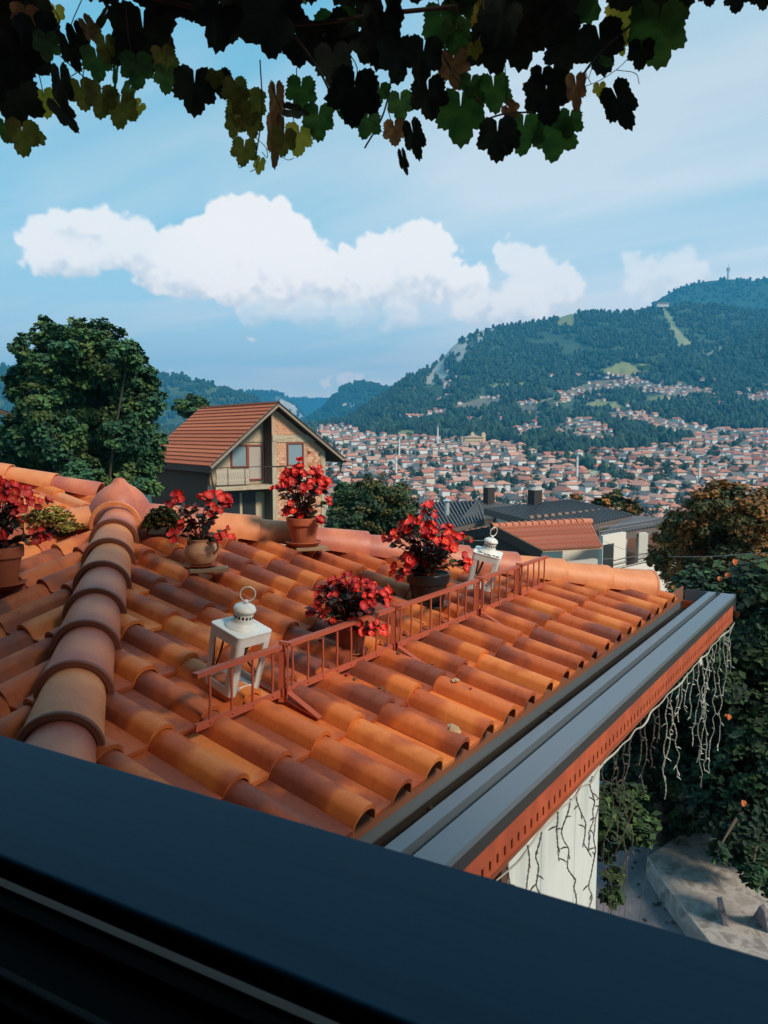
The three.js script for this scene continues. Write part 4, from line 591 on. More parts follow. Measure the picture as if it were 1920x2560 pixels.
  { const g2 = ground(1490, 1182), o = thing('cemetery', 'green cemetery slope dotted with white headstones', 'cemetery', g2), st = []; const rr = rng(7); for (let k = 0; k < 300; k++) { const x = 1440 + rr() * 100, y = 1174 + (x - 1440) * 0.12 + rr() * 16, q = ground(x, y).sub(g2); st.push(box(0.8, 2.0, 0.5, q.x, q.y + 0.8, q.z)); } part('headstones', merge(st), stone, o).userData.kind = 'stuff'; const lawn = []; const grid2 = [[1430, 1170], [1545, 1184], [1545, 1204], [1430, 1192]].map(([x, y]) => ground(x, y).sub(g2).add(V3(0, 0.5, 0))); for (const t of [[0, 1, 2], [0, 2, 3]]) for (const k of t) lawn.push(...grid2[k].toArray()); part('lawn', rawGeo(lawn), mat(lin(0.08, 0.17, 0.045), 0.95), o); }
}
// trees among the houses
const townLeaf = new THREE.MeshStandardMaterial({ color: 0xffffff, vertexColors: true, roughness: 0.9, side: THREE.DoubleSide }), barkM = mat(lin(0.08, 0.06, 0.045), 0.95);
function leafCloud(blobs, count, size, cols, seed, flat = 0.5, sub = 16) {      // leaves gathered in sprays, the sprays spread over boughs
  const r = rng(seed), pos = [], col = [], tot = blobs.reduce((s, b) => s + b[3] ** 2, 0);
  for (const [bx, by, bz, br, by2 = 1] of blobs) {
    const n = Math.max(6, Math.round(count * br * br / tot)), sprays = [];
    for (let k = 0; k < sub; k++) { const u = r() * 2 - 1, a = r() * Math.PI * 2, s = Math.sqrt(1 - u * u), rr = br * (0.35 + 0.75 * Math.pow(r(), 0.5)); sprays.push([V3(Math.cos(a) * s, u, Math.sin(a) * s), rr, br * (0.22 + 0.3 * r()), cols[Math.floor(r() * cols.length)], 0.75 + r() * 0.5]); }
    for (let k = 0; k < n; k++) {
      const [d, rr, sr, q, tone] = sprays[k % sub], w = V3(r() - 0.5, r() - 0.5, r() - 0.5).normalize().multiplyScalar(sr * Math.pow(r(), 0.45)), c = V3(bx + d.x * rr + w.x * 1.25, by + d.y * rr * by2 + w.y * 0.8, bz + d.z * rr + w.z * 1.25);
      const nn = d.clone().multiplyScalar(0.35).add(V3(r() - 0.5, r() * flat * 2, r() - 0.5)).normalize(), t = V3(r() - 0.5, r() - 0.75, r() - 0.5).cross(nn).normalize(), e = nn.clone().cross(t), L2 = size * (0.6 + r() * 0.8), W = L2 * 0.36, g = tone * (0.75 + r() * 0.5);
      const P = [c.clone().addScaledVector(t, -L2 / 2), c.clone().addScaledVector(e, W).addScaledVector(nn, W * 0.25), c.clone().addScaledVector(t, L2 / 2), c.clone().addScaledVector(e, -W).addScaledVector(nn, W * 0.25)];
      for (const i of [0, 1, 2, 0, 2, 3]) { pos.push(P[i].x, P[i].y, P[i].z); col.push(q[0] * g, q[1] * g, q[2] * g); }
    }
  }
  return rawGeo(pos, col);
}
{
  const r = rng(555), dg = [[0.02, 0.045, 0.024], [0.03, 0.06, 0.028], [0.045, 0.07, 0.028]];
  const kinds = [['round_tree', 'dark round crowned tree among the town houses', leafCloud([[0, 5, 0, 3.4], [2.2, 4.2, 0.6, 2.2], [-2.0, 4.4, -0.5, 2.3], [0.4, 7, 0.2, 2.2]], 500, 1.0, dg, 1)], ['fir_tree', 'dark pointed fir tree among the town houses', leafCloud([[0, 2.5, 0, 2.6, 0.9], [0, 5, 0, 2.1, 0.9], [0, 7.4, 0, 1.6, 1], [0, 9.6, 0, 1.1, 1.1], [0, 11.4, 0, 0.6, 1.3]], 480, 0.9, [[0.014, 0.03, 0.02], [0.02, 0.04, 0.024]], 2)], ['broad_tree', 'broad bushy green tree among the town houses', leafCloud([[0, 3.6, 0, 2.8], [3.4, 3.2, 0.6, 2.4], [-3.2, 3.0, -0.5, 2.5], [1.4, 5, 0.2, 2.2]], 520, 1.0, [[0.035, 0.065, 0.025], [0.05, 0.08, 0.03], [0.06, 0.085, 0.03]], 3)]];
  const protos = kinds.map(([n, l, g]) => { const o = new THREE.Group(); o.name = n; part('trunk', cyl(0.2, 0.3, 3, 6, 0, 1.5, 0), barkM, o); part('crown', g, townLeaf, o); tag(o, l, 'tree', 'trees in the town'); return o; });
  const spots = []; for (let k = 0; k < 260; k++) { const x = 800 + r() * 1150, y = 1085 + Math.pow(r(), 0.8) * 240; spots.push([x, y]); }
  for (let k = 0; k < 26; k++) spots.push([1490 + r() * 200, 1160 + r() * 50]);
  for (const [x, y] of spots) { const k = Math.floor(r() * 3), o = dup(protos[k], ground(x, y), r() * 6); o.scale.setScalar(0.75 + r() * 0.6); }
}
{ // gardens between the houses, a green mass seen from here
  const r = rng(808), spots = []; let n = 0; while (spots.length < 1700 && n++ < 60000) { const x = 780 + r() * 1220, y = 1040 + r() * 300; if (!inTown(x, y)) continue; const f = fbm(x / 34 + 4, y / 17 + 8, 3); if (f > 0.33 && r() > 0.12) continue; spots.push(ground(x, y)); }
  const im = new THREE.InstancedMesh(clump(9, 1, 1.2), mat(lin(1, 1, 1), 0.95), spots.length), m = new THREE.Matrix4(), q = new THREE.Quaternion(), c = new THREE.Color();
  spots.forEach((p, i) => { const s = 1.2 + r() * 1.7; m.compose(p, q.setFromAxisAngle(V3(0, 1, 0), r() * 6), V3(s, s * (0.8 + r() * 0.7), s)); im.setMatrixAt(i, m); const g = 0.6 + r() * 0.8; c.setRGB(0.026 * g, 0.056 * g, 0.03 * g); im.setColorAt(i, c); });
  im.name = 'garden_greenery'; shadows(im); scene.add(im); tag(im, 'dark green garden shrubs and hedges filling gaps between town houses', 'shrubs', null, 'stuff');
}
// ---------- neighbouring buildings on the slope ----------
function courseRoof(o, TL, TR, BR, BL, courses, cols, mats, step = 0.06, rib = 0.02, seed = 1) {     // overlapping rows of clay tiles between four corners
  const r = rng(seed), nrm = TR.clone().sub(TL).cross(BL.clone().sub(TL)).normalize(); if (nrm.y < 0) nrm.negate();
  const P = (s, t) => TL.clone().lerp(TR, s).lerp(BL.clone().lerp(BR, s), t);
  for (let j = 0; j < courses; j++) {
    const pos = [], t0 = Math.max(0, (j - 0.15) / courses), t1 = (j + 1) / courses, n = cols * 4;
    const q = (i, k) => { const s = i / n, ph = (i % 4), h = (ph === 0 ? 0 : ph === 3 ? 0.3 : 1) * rib; const wob = (fbm(s * 9 + seed, j * 3.3, 2) - 0.5) * 0.03; return P(s, k ? t1 + wob / courses * 6 * 0.2 : t0).addScaledVector(nrm, (k ? step : step * 0.12) + h + wob * 0.4); };
    for (let i = 0; i < n; i++) { const A = q(i, 0), B = q(i + 1, 0), C = q(i, 1), D2 = q(i + 1, 1), E2 = C.clone().addScaledVector(nrm, -step), F2 = D2.clone().addScaledVector(nrm, -step); for (const v of [A, C, B, B, C, D2, C, E2, D2, D2, E2, F2]) pos.push(v.x, v.y, v.z); }
    part('tile_course', rawGeo(pos), mats[Math.floor(r() * mats.length)], o);
  }
  const und = []; for (const v of [TL, TR, BL, TR, BR, BL]) und.push(...v.clone().addScaledVector(nrm, -0.03).toArray()); part('roof_deck', rawGeo(und), deckMat, o);
}
const warmTiles = [[0.46, 0.115, 0.045], [0.42, 0.1, 0.04], [0.5, 0.13, 0.052], [0.44, 0.108, 0.045]].map((c, i) => mat(lin(...c), 0.8));
// unfinished brick house with a steep tiled gable
{
  const az = 143.2 * Math.PI / 180, FN = V3(Math.sin(az), 0, -Math.cos(az)), FA = V3(FN.z, 0, -FN.x), peak = at(696, 1009, 52), c0 = FN.dot(peak);
  const base = peak.clone(); base.y = -16; const o = thing('brick_house', 'unfinished orange brick house with a steep red tiled gable and balcony', 'house', base);
  const fac = (px, py, off) => { const p = atPlane(px, py, FN, c0 - off), d = p.clone().sub(peak); return [d.dot(FA), p.y]; };
  const W = (a, y, b) => V3(0, y - base.y, 0).addScaledVector(FA, a).addScaledVector(FN, -b);        // house axes -> local metres
  const turn = Math.atan2(FN.x, FN.z);
  const slab = (name, a0, a1, y0, y1, b0, b1, m, parent = o) => part(name, box(a1 - a0, y1 - y0, b1 - b0).rotateY(turn).translate(...W((a0 + a1) / 2, (y0 + y1) / 2, (b0 + b1) / 2).toArray()), m, parent);
  const L0 = fac(527, 1167, 0), R0 = fac(861, 1148, 0), yR = peak.y, LEN = 13;
  const plaster = mat(lin(0.52, 0.45, 0.36), 0.9, { map: mottle([[200, 190, 175], [255, 250, 240], [222, 212, 198]], 6, 6, 51, 12) }), woodT = mat(lin(0.42, 0.35, 0.28), 0.85, { map: mottle([[170, 165, 158], [255, 250, 245]], 3, 14, 52, 14) }), darkT = mat(lin(0.05, 0.035, 0.03), 0.9), frameM = mat(lin(0.26, 0.06, 0.035), 0.6), glass = mat(lin(0.22, 0.3, 0.34), 0.15), curtain = mat(lin(0.4, 0.36, 0.32), 0.7), mortar = mat(lin(0.52, 0.33, 0.22), 0.9), weather = mat(lin(0.55, 0.5, 0.44), 0.9, { map: mottle([[120, 105, 90], [255, 250, 240], [235, 226, 214], [250, 245, 238]], 7, 9, 53, 22) });
  const RW = fac(812, 1150, 0.7)[0], LW = fac(536, 1168, 0.7)[0], MID = fac(680, 1100, 0.7)[0], slopeL = (yR - L0[1]) / -L0[0], slopeR = (yR - R0[1]) / R0[0], roofY = (a) => yR - (a < 0 ? -a * slopeL : a * slopeR) - 0.28;
  // roof slopes
  courseRoof(o, W(0, yR, LEN), W(0, yR, 0.02), W(L0[0], L0[1], 0.02), W(L0[0], L0[1], LEN), 16, 34, warmTiles, 0.09, 0.03, 5);
  courseRoof(o, W(0, yR, 0.02), W(0, yR, LEN), W(R0[0], R0[1], LEN), W(R0[0], R0[1], 0.02), 8, 10, warmTiles, 0.07, 0.03, 6);
  for (let k = 0; k < 34; k++) part('ridge_tile', place(new THREE.CylinderGeometry(0.14, 0.12, 0.42, 8, 1, true), ...W(0, yR + 0.03, 0.2 + k * 0.38).toArray(), Math.PI / 2 - 0.06, turn, 0), warmTiles[k % 4], o);
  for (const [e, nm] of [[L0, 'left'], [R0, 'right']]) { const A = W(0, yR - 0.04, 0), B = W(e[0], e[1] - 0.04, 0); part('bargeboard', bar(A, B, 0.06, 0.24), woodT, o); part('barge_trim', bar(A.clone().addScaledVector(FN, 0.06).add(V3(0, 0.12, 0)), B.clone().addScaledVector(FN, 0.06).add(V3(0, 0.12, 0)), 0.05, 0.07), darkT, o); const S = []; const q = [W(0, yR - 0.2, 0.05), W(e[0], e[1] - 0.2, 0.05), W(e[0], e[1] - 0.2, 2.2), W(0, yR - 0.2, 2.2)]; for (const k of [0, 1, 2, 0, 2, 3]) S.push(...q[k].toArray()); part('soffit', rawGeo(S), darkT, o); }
  part('eave_board', bar(W(L0[0] + 0.05, L0[1] - 0.2, 0.05), W(L0[0] + 0.05, L0[1] - 0.2, LEN), 0.06, 0.42), mat(lin(0.1, 0.045, 0.035), 0.85), o);
  part('gutter', new THREE.TubeGeometry(new THREE.LineCurve3(W(R0[0] + 0.1, R0[1] - 0.15, 0), W(R0[0] + 0.1, R0[1] - 0.15, LEN)), 4, 0.09, 8), darkT, o);
  part('downpipe', tube([W(R0[0] + 0.1, R0[1] - 0.2, 0.5), W(R0[0] + 0.02, R0[1] - 0.9, 0.6), W(RW + 0.15, R0[1] - 1.6, 0.6)], 0.06, 12, 6), darkT, o);
  part('downpipe', tube([W(L0[0] + 0.3, L0[1] - 0.3, 0.8), W(LW - 0.1, L0[1] - 1.2, 0.75), W(LW - 0.1, base.y, 0.75)], 0.06, 12, 6), darkT, o);
  // walls: the proud right half, the recessed left half with its balcony, the side wall with its shade in the colour
  const wallPoly = (a0, a1, b, m, name) => { const s = [], n = 12, yb = base.y; for (let k = 0; k < n; k++) { const x = lerp(a0, a1, k / n), y = lerp(a0, a1, (k + 1) / n), q = [W(x, yb, b), W(y, yb, b), W(y, roofY(y), b), W(x, roofY(x), b)]; for (const i of [0, 1, 2, 0, 2, 3]) s.push(...q[i].toArray()); } return part(name, rawGeo(s), m, o); };
  wallPoly(MID, RW, 0.7, mortar, 'wall'); wallPoly(LW, MID, 1.9, plaster, 'wall');
  slab('return_wall', MID - 0.02, MID + 0.2, base.y, roofY(MID) - 0.05, 0.72, 1.9, mat(lin(0.12, 0.085, 0.07), 0.95));  // dark colour stands for the shade on this sunless face
  slab('wall', LW - 0.02, LW + 0.2, base.y, L0[1] + 0.2, 1.9, LEN - 0.5, mat(lin(0.08, 0.04, 0.028), 0.95)); slab('wall', RW - 0.2, RW - 0.005, base.y, R0[1] + 0.3, 0.72, LEN - 0.5, mortar); slab('wall', LW, RW, base.y, L0[1], LEN - 0.6, LEN - 0.4, mortar);  // left wall: deep shade put into its near-black brown
  // clay blocks, each one laid
  const blockMats = [[0.62, 0.32, 0.19], [0.56, 0.26, 0.14], [0.66, 0.38, 0.24], [0.5, 0.22, 0.12], [0.68, 0.42, 0.28]].map((c) => mat(lin(...c), 0.9)), gapM = mat(lin(0.16, 0.06, 0.04), 0.9), blockGeo = box(0.238, 0.188, 0.05).rotateY(turn), blockHalf = box(0.11, 0.188, 0.05).rotateY(turn), r = rng(77);
  const wr = [fac(717, 1165, 0.7), fac(758, 1106, 0.7)], bandY = [fac(740, 1105, 0.7)[1], fac(740, 1087, 0.7)[1]], ring = fac(760, 1200, 0.7)[1]; let cnt = 0; const extra = [];
  for (let y = fac(760, 1300, 0.7)[1]; y < yR; y += 0.2) for (let a = MID + 0.42 + (Math.round(y / 0.2) % 2 ? 0.125 : 0); a < RW - 0.36; a += 0.25) {
    if (y + 0.1 > roofY(a + (a > 0 ? 0.13 : -0.13)) - 0.1) continue; if (y > bandY[0] - 0.1 && y < bandY[1] + 0.1) continue; if (Math.abs(y - ring) < 0.13) continue; if (a > wr[0][0] - 0.2 && a < wr[1][0] + 0.2 && y > wr[0][1] - 0.2 && y < wr[1][1] + 0.2) continue;
    const m = r() < 0.02 ? gapM : blockMats[Math.floor(r() * 5)], p = W(a, y, 0.685 + r() * 0.014), g = r() < 0.9 ? blockGeo : blockHalf; if (cnt++ < 300) { const k = part('clay_block', g, m, o); k.position.copy(p); } else extra.push(g.clone().translate(p.x, p.y, p.z));
  }
  if (extra.length) part('clay_blocks', merge(extra), blockMats[0], o).userData.kind = 'stuff';
  for (let y = fac(600, 1140, 1.9)[1]; y < fac(600, 1105, 1.9)[1] + 2.2; y += 0.2) for (let a = LW + 0.3; a < MID - 0.1; a += 0.25) { if (y + 0.2 > roofY(a - 0.15) || (y < fac(640, 1088, 1.9)[1] && a > fac(575, 1100, 1.9)[0] - 0.2)) continue; const k = part('clay_block', blockGeo, blockMats[Math.floor(r() * 5)], o); k.position.copy(W(a, y, 1.885 + r() * 0.01)); if (cnt++ > 298) break; }
  // concrete band, corner columns, ring beam
  slab('concrete_band', MID + 0.02, fac(800, 1100, 0.7)[0] - 0.35, bandY[0], bandY[1], 0.64, 0.72, plaster); slab('concrete_column', RW - 0.34, RW, base.y, roofY(RW) - 0.1, 0.63, 0.73, plaster); slab('concrete_column', MID - 0.03, MID + 0.32, base.y, bandY[0] - 0.003, 0.63, 0.73, plaster); slab('ring_beam', MID + 0.33, RW - 0.35, ring - 0.09, ring + 0.09, 0.645, 0.72, plaster);
  slab('concrete_band', fac(598, 1100, 1.9)[0], MID - 0.05, fac(640, 1105, 1.9)[1], fac(640, 1087, 1.9)[1], 1.83, 1.92, plaster);
  const opening = (x0, y0, x1, y1, off, paneM, name) => { const a = fac(x0, y1, off), b = fac(x1, y0, off), f = 0.1, w = part(name, merge([[a[0], a[0] + f, a[1], b[1]], [b[0] - f, b[0], a[1], b[1]], [a[0] + f, b[0] - f, b[1] - f, b[1]], [a[0] + f, b[0] - f, a[1], a[1] + f]].map(([p, q, s, t]) => box(q - p, t - s, 0.14).rotateY(turn).translate(...W((p + q) / 2, (s + t) / 2, off - 0.04).toArray()))), frameM, o); slab('pane', a[0] + f, b[0] - f, a[1] + f, b[1] - f, off - 0.03, off - 0.01, paneM, w); return w; };
  opening(717, 1106, 758, 1165, 0.7, glass, 'window'); opening(577, 1111, 618, 1169, 1.9, glass, 'window'); opening(619, 1111, 655, 1201, 1.9, curtain, 'balcony_door');
  slab('window_sill', fac(715, 1165, 0.7)[0], fac(760, 1165, 0.7)[0], fac(740, 1169, 0.7)[1], fac(740, 1165.5, 0.7)[1], 0.52, 0.7, plaster);
  // balcony
  const by = fac(600, 1215, 0.6)[1], ty = fac(600, 1168, 0.6)[1]; slab('balcony_slab', LW, MID - 0.03, by - 0.28, by, 0.55, 1.88, plaster);
  for (let a = LW + 0.08; a < fac(622, 1190, 0.6)[0]; a += 0.17) slab('balcony_board', a, a + 0.165, by + 0.06, ty - 0.12, 0.6, 0.625, weather);
  part('balcony_rail', merge([bar(W(LW, ty, 0.6), W(MID + 1.2, ty, 0.6), 0.05, 0.05), bar(W(LW, by + 0.1, 0.59), W(MID, by + 0.1, 0.59), 0.03, 0.03), ...[LW + 0.05, LW + 0.9, (LW + MID) / 2, MID - 0.6].map((a) => bar(W(a, by, 0.58), W(a, ty, 0.58), 0.035, 0.035))]), darkT, o);
  // ground floor openings
  slab('window', fac(560, 1240, 1.5)[0], fac(605, 1240, 1.5)[0], by - 2.6, by - 0.55, 1.86, 1.89, mat(lin(0.02, 0.025, 0.028), 0.3)); slab('window', fac(612, 1240, 1.5)[0], fac(645, 1240, 1.5)[0], by - 2.6, by - 0.55, 1.86, 1.89, mat(lin(0.02, 0.025, 0.028), 0.3)); slab('lintel', LW, MID, by - 0.55, by - 0.3, 1.78, 1.9, mat(lin(0.1, 0.09, 0.085), 0.9));
}
// long house with dark standing-seam roofs
{
  const K = 1.22, base = atY(1450, 1330, -3.4 * K); base.y = -12; const o = thing('metal_roof_house', 'white house with dark standing seam metal roofs and black chimneys', 'house', base);
  const Q = (px, py, h) => atY(px, py, h * K).sub(base), metal = mat(lin(0.035, 0.036, 0.04), 0.6), seamM = mat(lin(0.1, 0.1, 0.105), 0.55), edge = mat(lin(0.13, 0.1, 0.09), 0.7), whiteP = mat(lin(0.68, 0.62, 0.55), 0.85), darkT = mat(lin(0.02, 0.02, 0.022), 0.7), chim = mat(lin(0.03, 0.027, 0.027), 0.7), capM = mat(lin(0.4, 0.38, 0.35), 0.7);
  const sheet = (A, B, C, D2, n, drop = 0.2) => {        // seams run from edge AD to edge BC
    const nrm = B.clone().sub(A).cross(D2.clone().sub(A)).normalize(); if (nrm.y < 0) nrm.negate(); const p = []; for (const v of [A, B, C, A, C, D2]) p.push(v.x, v.y, v.z); part('roof_sheet', rawGeo(p), metal, o);
    const g = []; for (let k = 0; k <= n; k++) g.push(bar(A.clone().lerp(D2, k / n).addScaledVector(nrm, 0.03), B.clone().lerp(C, k / n).addScaledVector(nrm, 0.03), 0.07, 0.09)); part('seams', merge(g), seamM, o);
    for (const [a, b] of [[A, B], [B, C], [C, D2]]) part('roof_edge', bar(a.clone().add(V3(0, -drop * 0.55, 0)), b.clone().add(V3(0, -drop * 0.55, 0)), 0.06, drop), edge, o);
  };
  sheet(Q(1211, 1273, -3.2), Q(1412, 1326, -3.3), Q(1581, 1290, -3.2), Q(1425, 1250, -2.72), 24, 0.28);
  sheet(Q(1048, 1256, -3.5), Q(1090, 1330, -3.9), Q(1212, 1302, -3.75), Q(1196, 1252, -3.05), 16);
  sheet(Q(1196, 1252, -3.05), Q(1150, 1306, -3.8), Q(1222, 1300, -3.75), Q(1300, 1264, -3.25), 12);
  sheet(Q(1575, 1292, -3.28), Q(1500, 1341, -3.55), Q(1718, 1305, -3.62), Q(1700, 1300, -3.4), 30, 0.3);
  const prism = (name, pts, top, bot, m) => { const g = []; const n = pts.length; for (let k = 0; k < n; k++) { const a = pts[k], b = pts[(k + 1) % n]; const q = [[a.x, bot, a.z], [b.x, bot, b.z], [b.x, top, b.z], [a.x, top, a.z]]; for (const i of [0, 1, 2, 0, 2, 3]) g.push(...q[i]); } return part(name, rawGeo(g), m, o); };
  prism('wall', [Q(1225, 1275, -3.4), Q(1408, 1322, -3.42), Q(1570, 1290, -3.4), Q(1425, 1255, -3.3)], -3.5 * K + 12, 0, whiteP); prism('wall', [Q(1060, 1262, -3.8), Q(1095, 1325, -4.0), Q(1210, 1300, -3.9), Q(1270, 1268, -3.6)], -3.95 * K + 12, 0, whiteP);
  const wa = Q(1502, 1352, -3.7), wb = Q(1560, 1342, -3.7), wc = Q(1700, 1318, -3.75); wa.y = wb.y = wc.y = 0;
  const up = (v, y) => V3(v.x, y, v.z), T = -3.68 * K + 12;
  part('wall', bar(up(wa, (T + 0) / 2 + 0.4), up(wb, (T + 0) / 2 + 0.4), 0.2, T - 0.4), whiteP, o); part('parapet', bar(up(wa, T - 2.2), up(wc, T - 2.2), 0.24, 1.8).translate(0, 0, 0.5), whiteP, o);
  part('column', box(0.42, T, 0.42, lerp(wb.x, wc.x, 0.3), T / 2, lerp(wb.z, wc.z, 0.3)), whiteP, o); part('column', box(0.42, T, 0.42, wc.x, T / 2, wc.z), whiteP, o); part('window', bar(up(wa, T - 0.75).lerp(up(wb, T - 0.75), 0.02), up(wa, T - 0.75).lerp(up(wb, T - 0.75), 0.45), 0.26, 1.1), darkT, o); part('back_wall', bar(up(wb, T - 1.6).add(V3(0.6, 0, -4.5)), up(wc, T - 1.6).add(V3(0.6, 0, -4.5)), 0.2, 2.4), mat(lin(0.14, 0.06, 0.045), 0.9), o);
  part('balcony_rail', merge([0.0, 0.2, 0.4].map((y) => bar(up(wa, T - 1.28 + y).add(V3(0, 0, 0.6)), up(wc, T - 1.28 + y).add(V3(0, 0, 0.6)), 0.03, 0.03))), darkT, o);
  { const A = Q(1503, 1338, -3.5), B = Q(1716, 1303, -3.58), g = []; for (const y of [0.12, 0.3]) g.push(bar(A.clone().add(V3(0, y, -0.3)), B.clone().add(V3(0, y, -0.3)), 0.035, 0.035)); for (let k = 0; k <= 9; k++) g.push(bar(A.clone().lerp(B, k / 9).add(V3(0, 0, -0.3)), A.clone().lerp(B, k / 9).add(V3(0, 0.34, -0.3)), 0.035, 0.035)); part('snow_rail', merge(g), mat(lin(0.2, 0.17, 0.17), 0.7), o); }
  { const A = Q(1328, 1299, -3.22), B = Q(1545, 1277, -3.1); for (let k = 0; k < 14; k++) { const c = part('snow_stop', box(0.22, 0.12, 0.12, 0, 0.12, 0, 0, 0.5), mat(lin(0.3, 0.18, 0.14), 0.8), o); c.position.copy(A.clone().lerp(B, k / 13)); } }
  for (const [px, py, h, w, y1] of [[1337, 1268, -3.05, 0.52, 0.62], [1222, 1253, -3.05, 0.46, 0.5]]) { const c = Q(px, py, h), g = part('chimney', box(w, y1 + 0.8, w, c.x, c.y + y1 / 2 - 0.1, c.z, 0, 0.5), chim, o); part('chimney_cap', merge([cyl(w * 0.6, w * 0.82, 0.16, 4, c.x, c.y + y1 + 0.36, c.z, 0, 0.5 + Math.PI / 4), box(w * 0.9, 0.04, w * 0.9, c.x, c.y + y1 + 0.56, c.z, 0, 0.5)]), capM, g); }
  { const c = Q(1117, 1293, -3.7), g = part('flue', merge([cyl(0.14, 0.14, 0.95, 10, c.x, c.y + 0.4, c.z), cyl(0.02, 0.26, 0.14, 10, c.x, c.y + 0.98, c.z)]), mat(lin(0.6, 0.6, 0.6), 0.4, { metalness: 0.5 }), o); }
}
// small tiled gable nearer by
{
  const P1 = at(1235, 1317, 25), P2 = at(1474, 1304, 26.4), P3 = at(1506, 1370, 25.2), P4 = at(1352, 1378, 24.1), base = P4.clone(); base.y = -10; const o = thing('small_tiled_house', 'small house with a light red ribbed tile gable before the metal roofs', 'house', base); const S = (p) => p.clone().sub(base);
  const pink = [[0.5, 0.17, 0.1], [0.46, 0.15, 0.085], [0.53, 0.19, 0.115]].map((c) => mat(lin(...c), 0.85)); courseRoof(o, S(P1), S(P2), S(P3), S(P4), 6, 26, pink, 0.06, 0.045, 12);
  const PL = at(1160, 1330, 27.5), back = P2.clone().add(PL.clone().sub(P1)); courseRoof(o, S(P2), S(P1), S(PL), S(back), 5, 20, pink, 0.05, 0.04, 13);
  for (let k = 0; k < 15; k++) { const c = S(P1).lerp(S(P2), (k + 0.5) / 15), t = part('ridge_tile', merge([place(new THREE.CylinderGeometry(0.13, 0.11, 0.4, 8, 1, true), 0, 0, 0, 0, 0, Math.PI / 2), place(new THREE.TorusGeometry(0.13, 0.035, 6, 10), -0.2, 0, 0, 0, Math.PI / 2)]), pink[k % 3], o); t.position.copy(c); t.rotation.y = 0.36; }
  const dk = mat(lin(0.03, 0.026, 0.024), 0.8); part('bargeboard', bar(S(P1).add(V3(0, -0.12, 0.05)), S(P4).add(V3(0, -0.12, 0.05)), 0.08, 0.3), dk, o); part('bargeboard', bar(S(P1).add(V3(0, -0.12, 0.05)), S(PL).add(V3(0, -0.12, 0.05)), 0.08, 0.3), dk, o);
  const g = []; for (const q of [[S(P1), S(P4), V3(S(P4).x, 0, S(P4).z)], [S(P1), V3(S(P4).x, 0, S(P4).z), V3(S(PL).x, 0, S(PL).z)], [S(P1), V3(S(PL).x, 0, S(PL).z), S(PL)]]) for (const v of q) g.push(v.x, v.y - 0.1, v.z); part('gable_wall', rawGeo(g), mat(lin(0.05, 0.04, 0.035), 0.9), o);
  part('wall', bar(S(P4).setY(3), S(P3).setY(3), 0.2, 5.6).translate(-0.1, 0, -0.4), mat(lin(0.5, 0.46, 0.42), 0.9), o);
}
{ const A = at(1612, 1355, 44), o = thing('red_shed', 'low shed with a red tile roof seen under the metal roof', 'shed', V3(A.x, -14, A.z)); const S = (x, y, d) => at(x, y, d).sub(o.position); courseRoof(o, S(1650, 1326, 47), S(1740, 1322, 47), S(1745, 1368, 42), S(1608, 1368, 42), 8, 18, warmTiles, 0.07, 0.03, 21); part('wall', box(3, 6, 3, 1.6, 3, -2), mat(lin(0.3, 0.25, 0.22), 0.9), o); }
{ const A = at(40, 1040, 60), o = thing('pale_gable_house', 'pale gabled house half hidden behind the large tree', 'house', V3(A.x, -14, A.z)); const S = (x, y, d) => at(x, y, d).sub(o.position); courseRoof(o, S(-40, 1020, 66), S(-5, 1021, 60), S(62, 1047, 60), S(40, 1050, 66), 5, 10, [mat(lin(0.3, 0.2, 0.15), 0.9)], 0.06, 0.02, 22); part('wall', box(6, 14.5, 5, -1.4, 7.0, -2.6), mat(lin(0.42, 0.3, 0.22), 0.9), o); part('chimney', box(0.5, 0.8, 0.5, 0.4, 15.2, -1.5), mat(lin(0.45, 0.25, 0.18), 0.9), o); }
// overhead wires between the houses
{ const m = mat(lin(0.3, 0.3, 0.3), 0.6), run = (a, b, sag, lab) => { const p = []; const A = a, B = b; for (let k = 0; k <= 8; k++) { const v = A.clone().lerp(B, k / 8); v.y -= sag * 4 * (k / 8) * (1 - k / 8); p.push(v.clone().sub(A)); } solo('overhead_wire', tube(p, 0.005, 24, 5), m, lab, 'wire', A); }; run(at(1140, 1345, 12), at(1240, 1347, 24), 0.05, 'thin grey wire running to the gable of the small tiled house'); run(at(1500, 1348, 24), at(1920, 1380, 9), 0.25, 'thin grey wire crossing in front of the balcony towards the trees'); run(at(1505, 1398, 22), at(1700, 1365, 30), 0.1, 'thin grey wire sagging below the balcony rail'); }
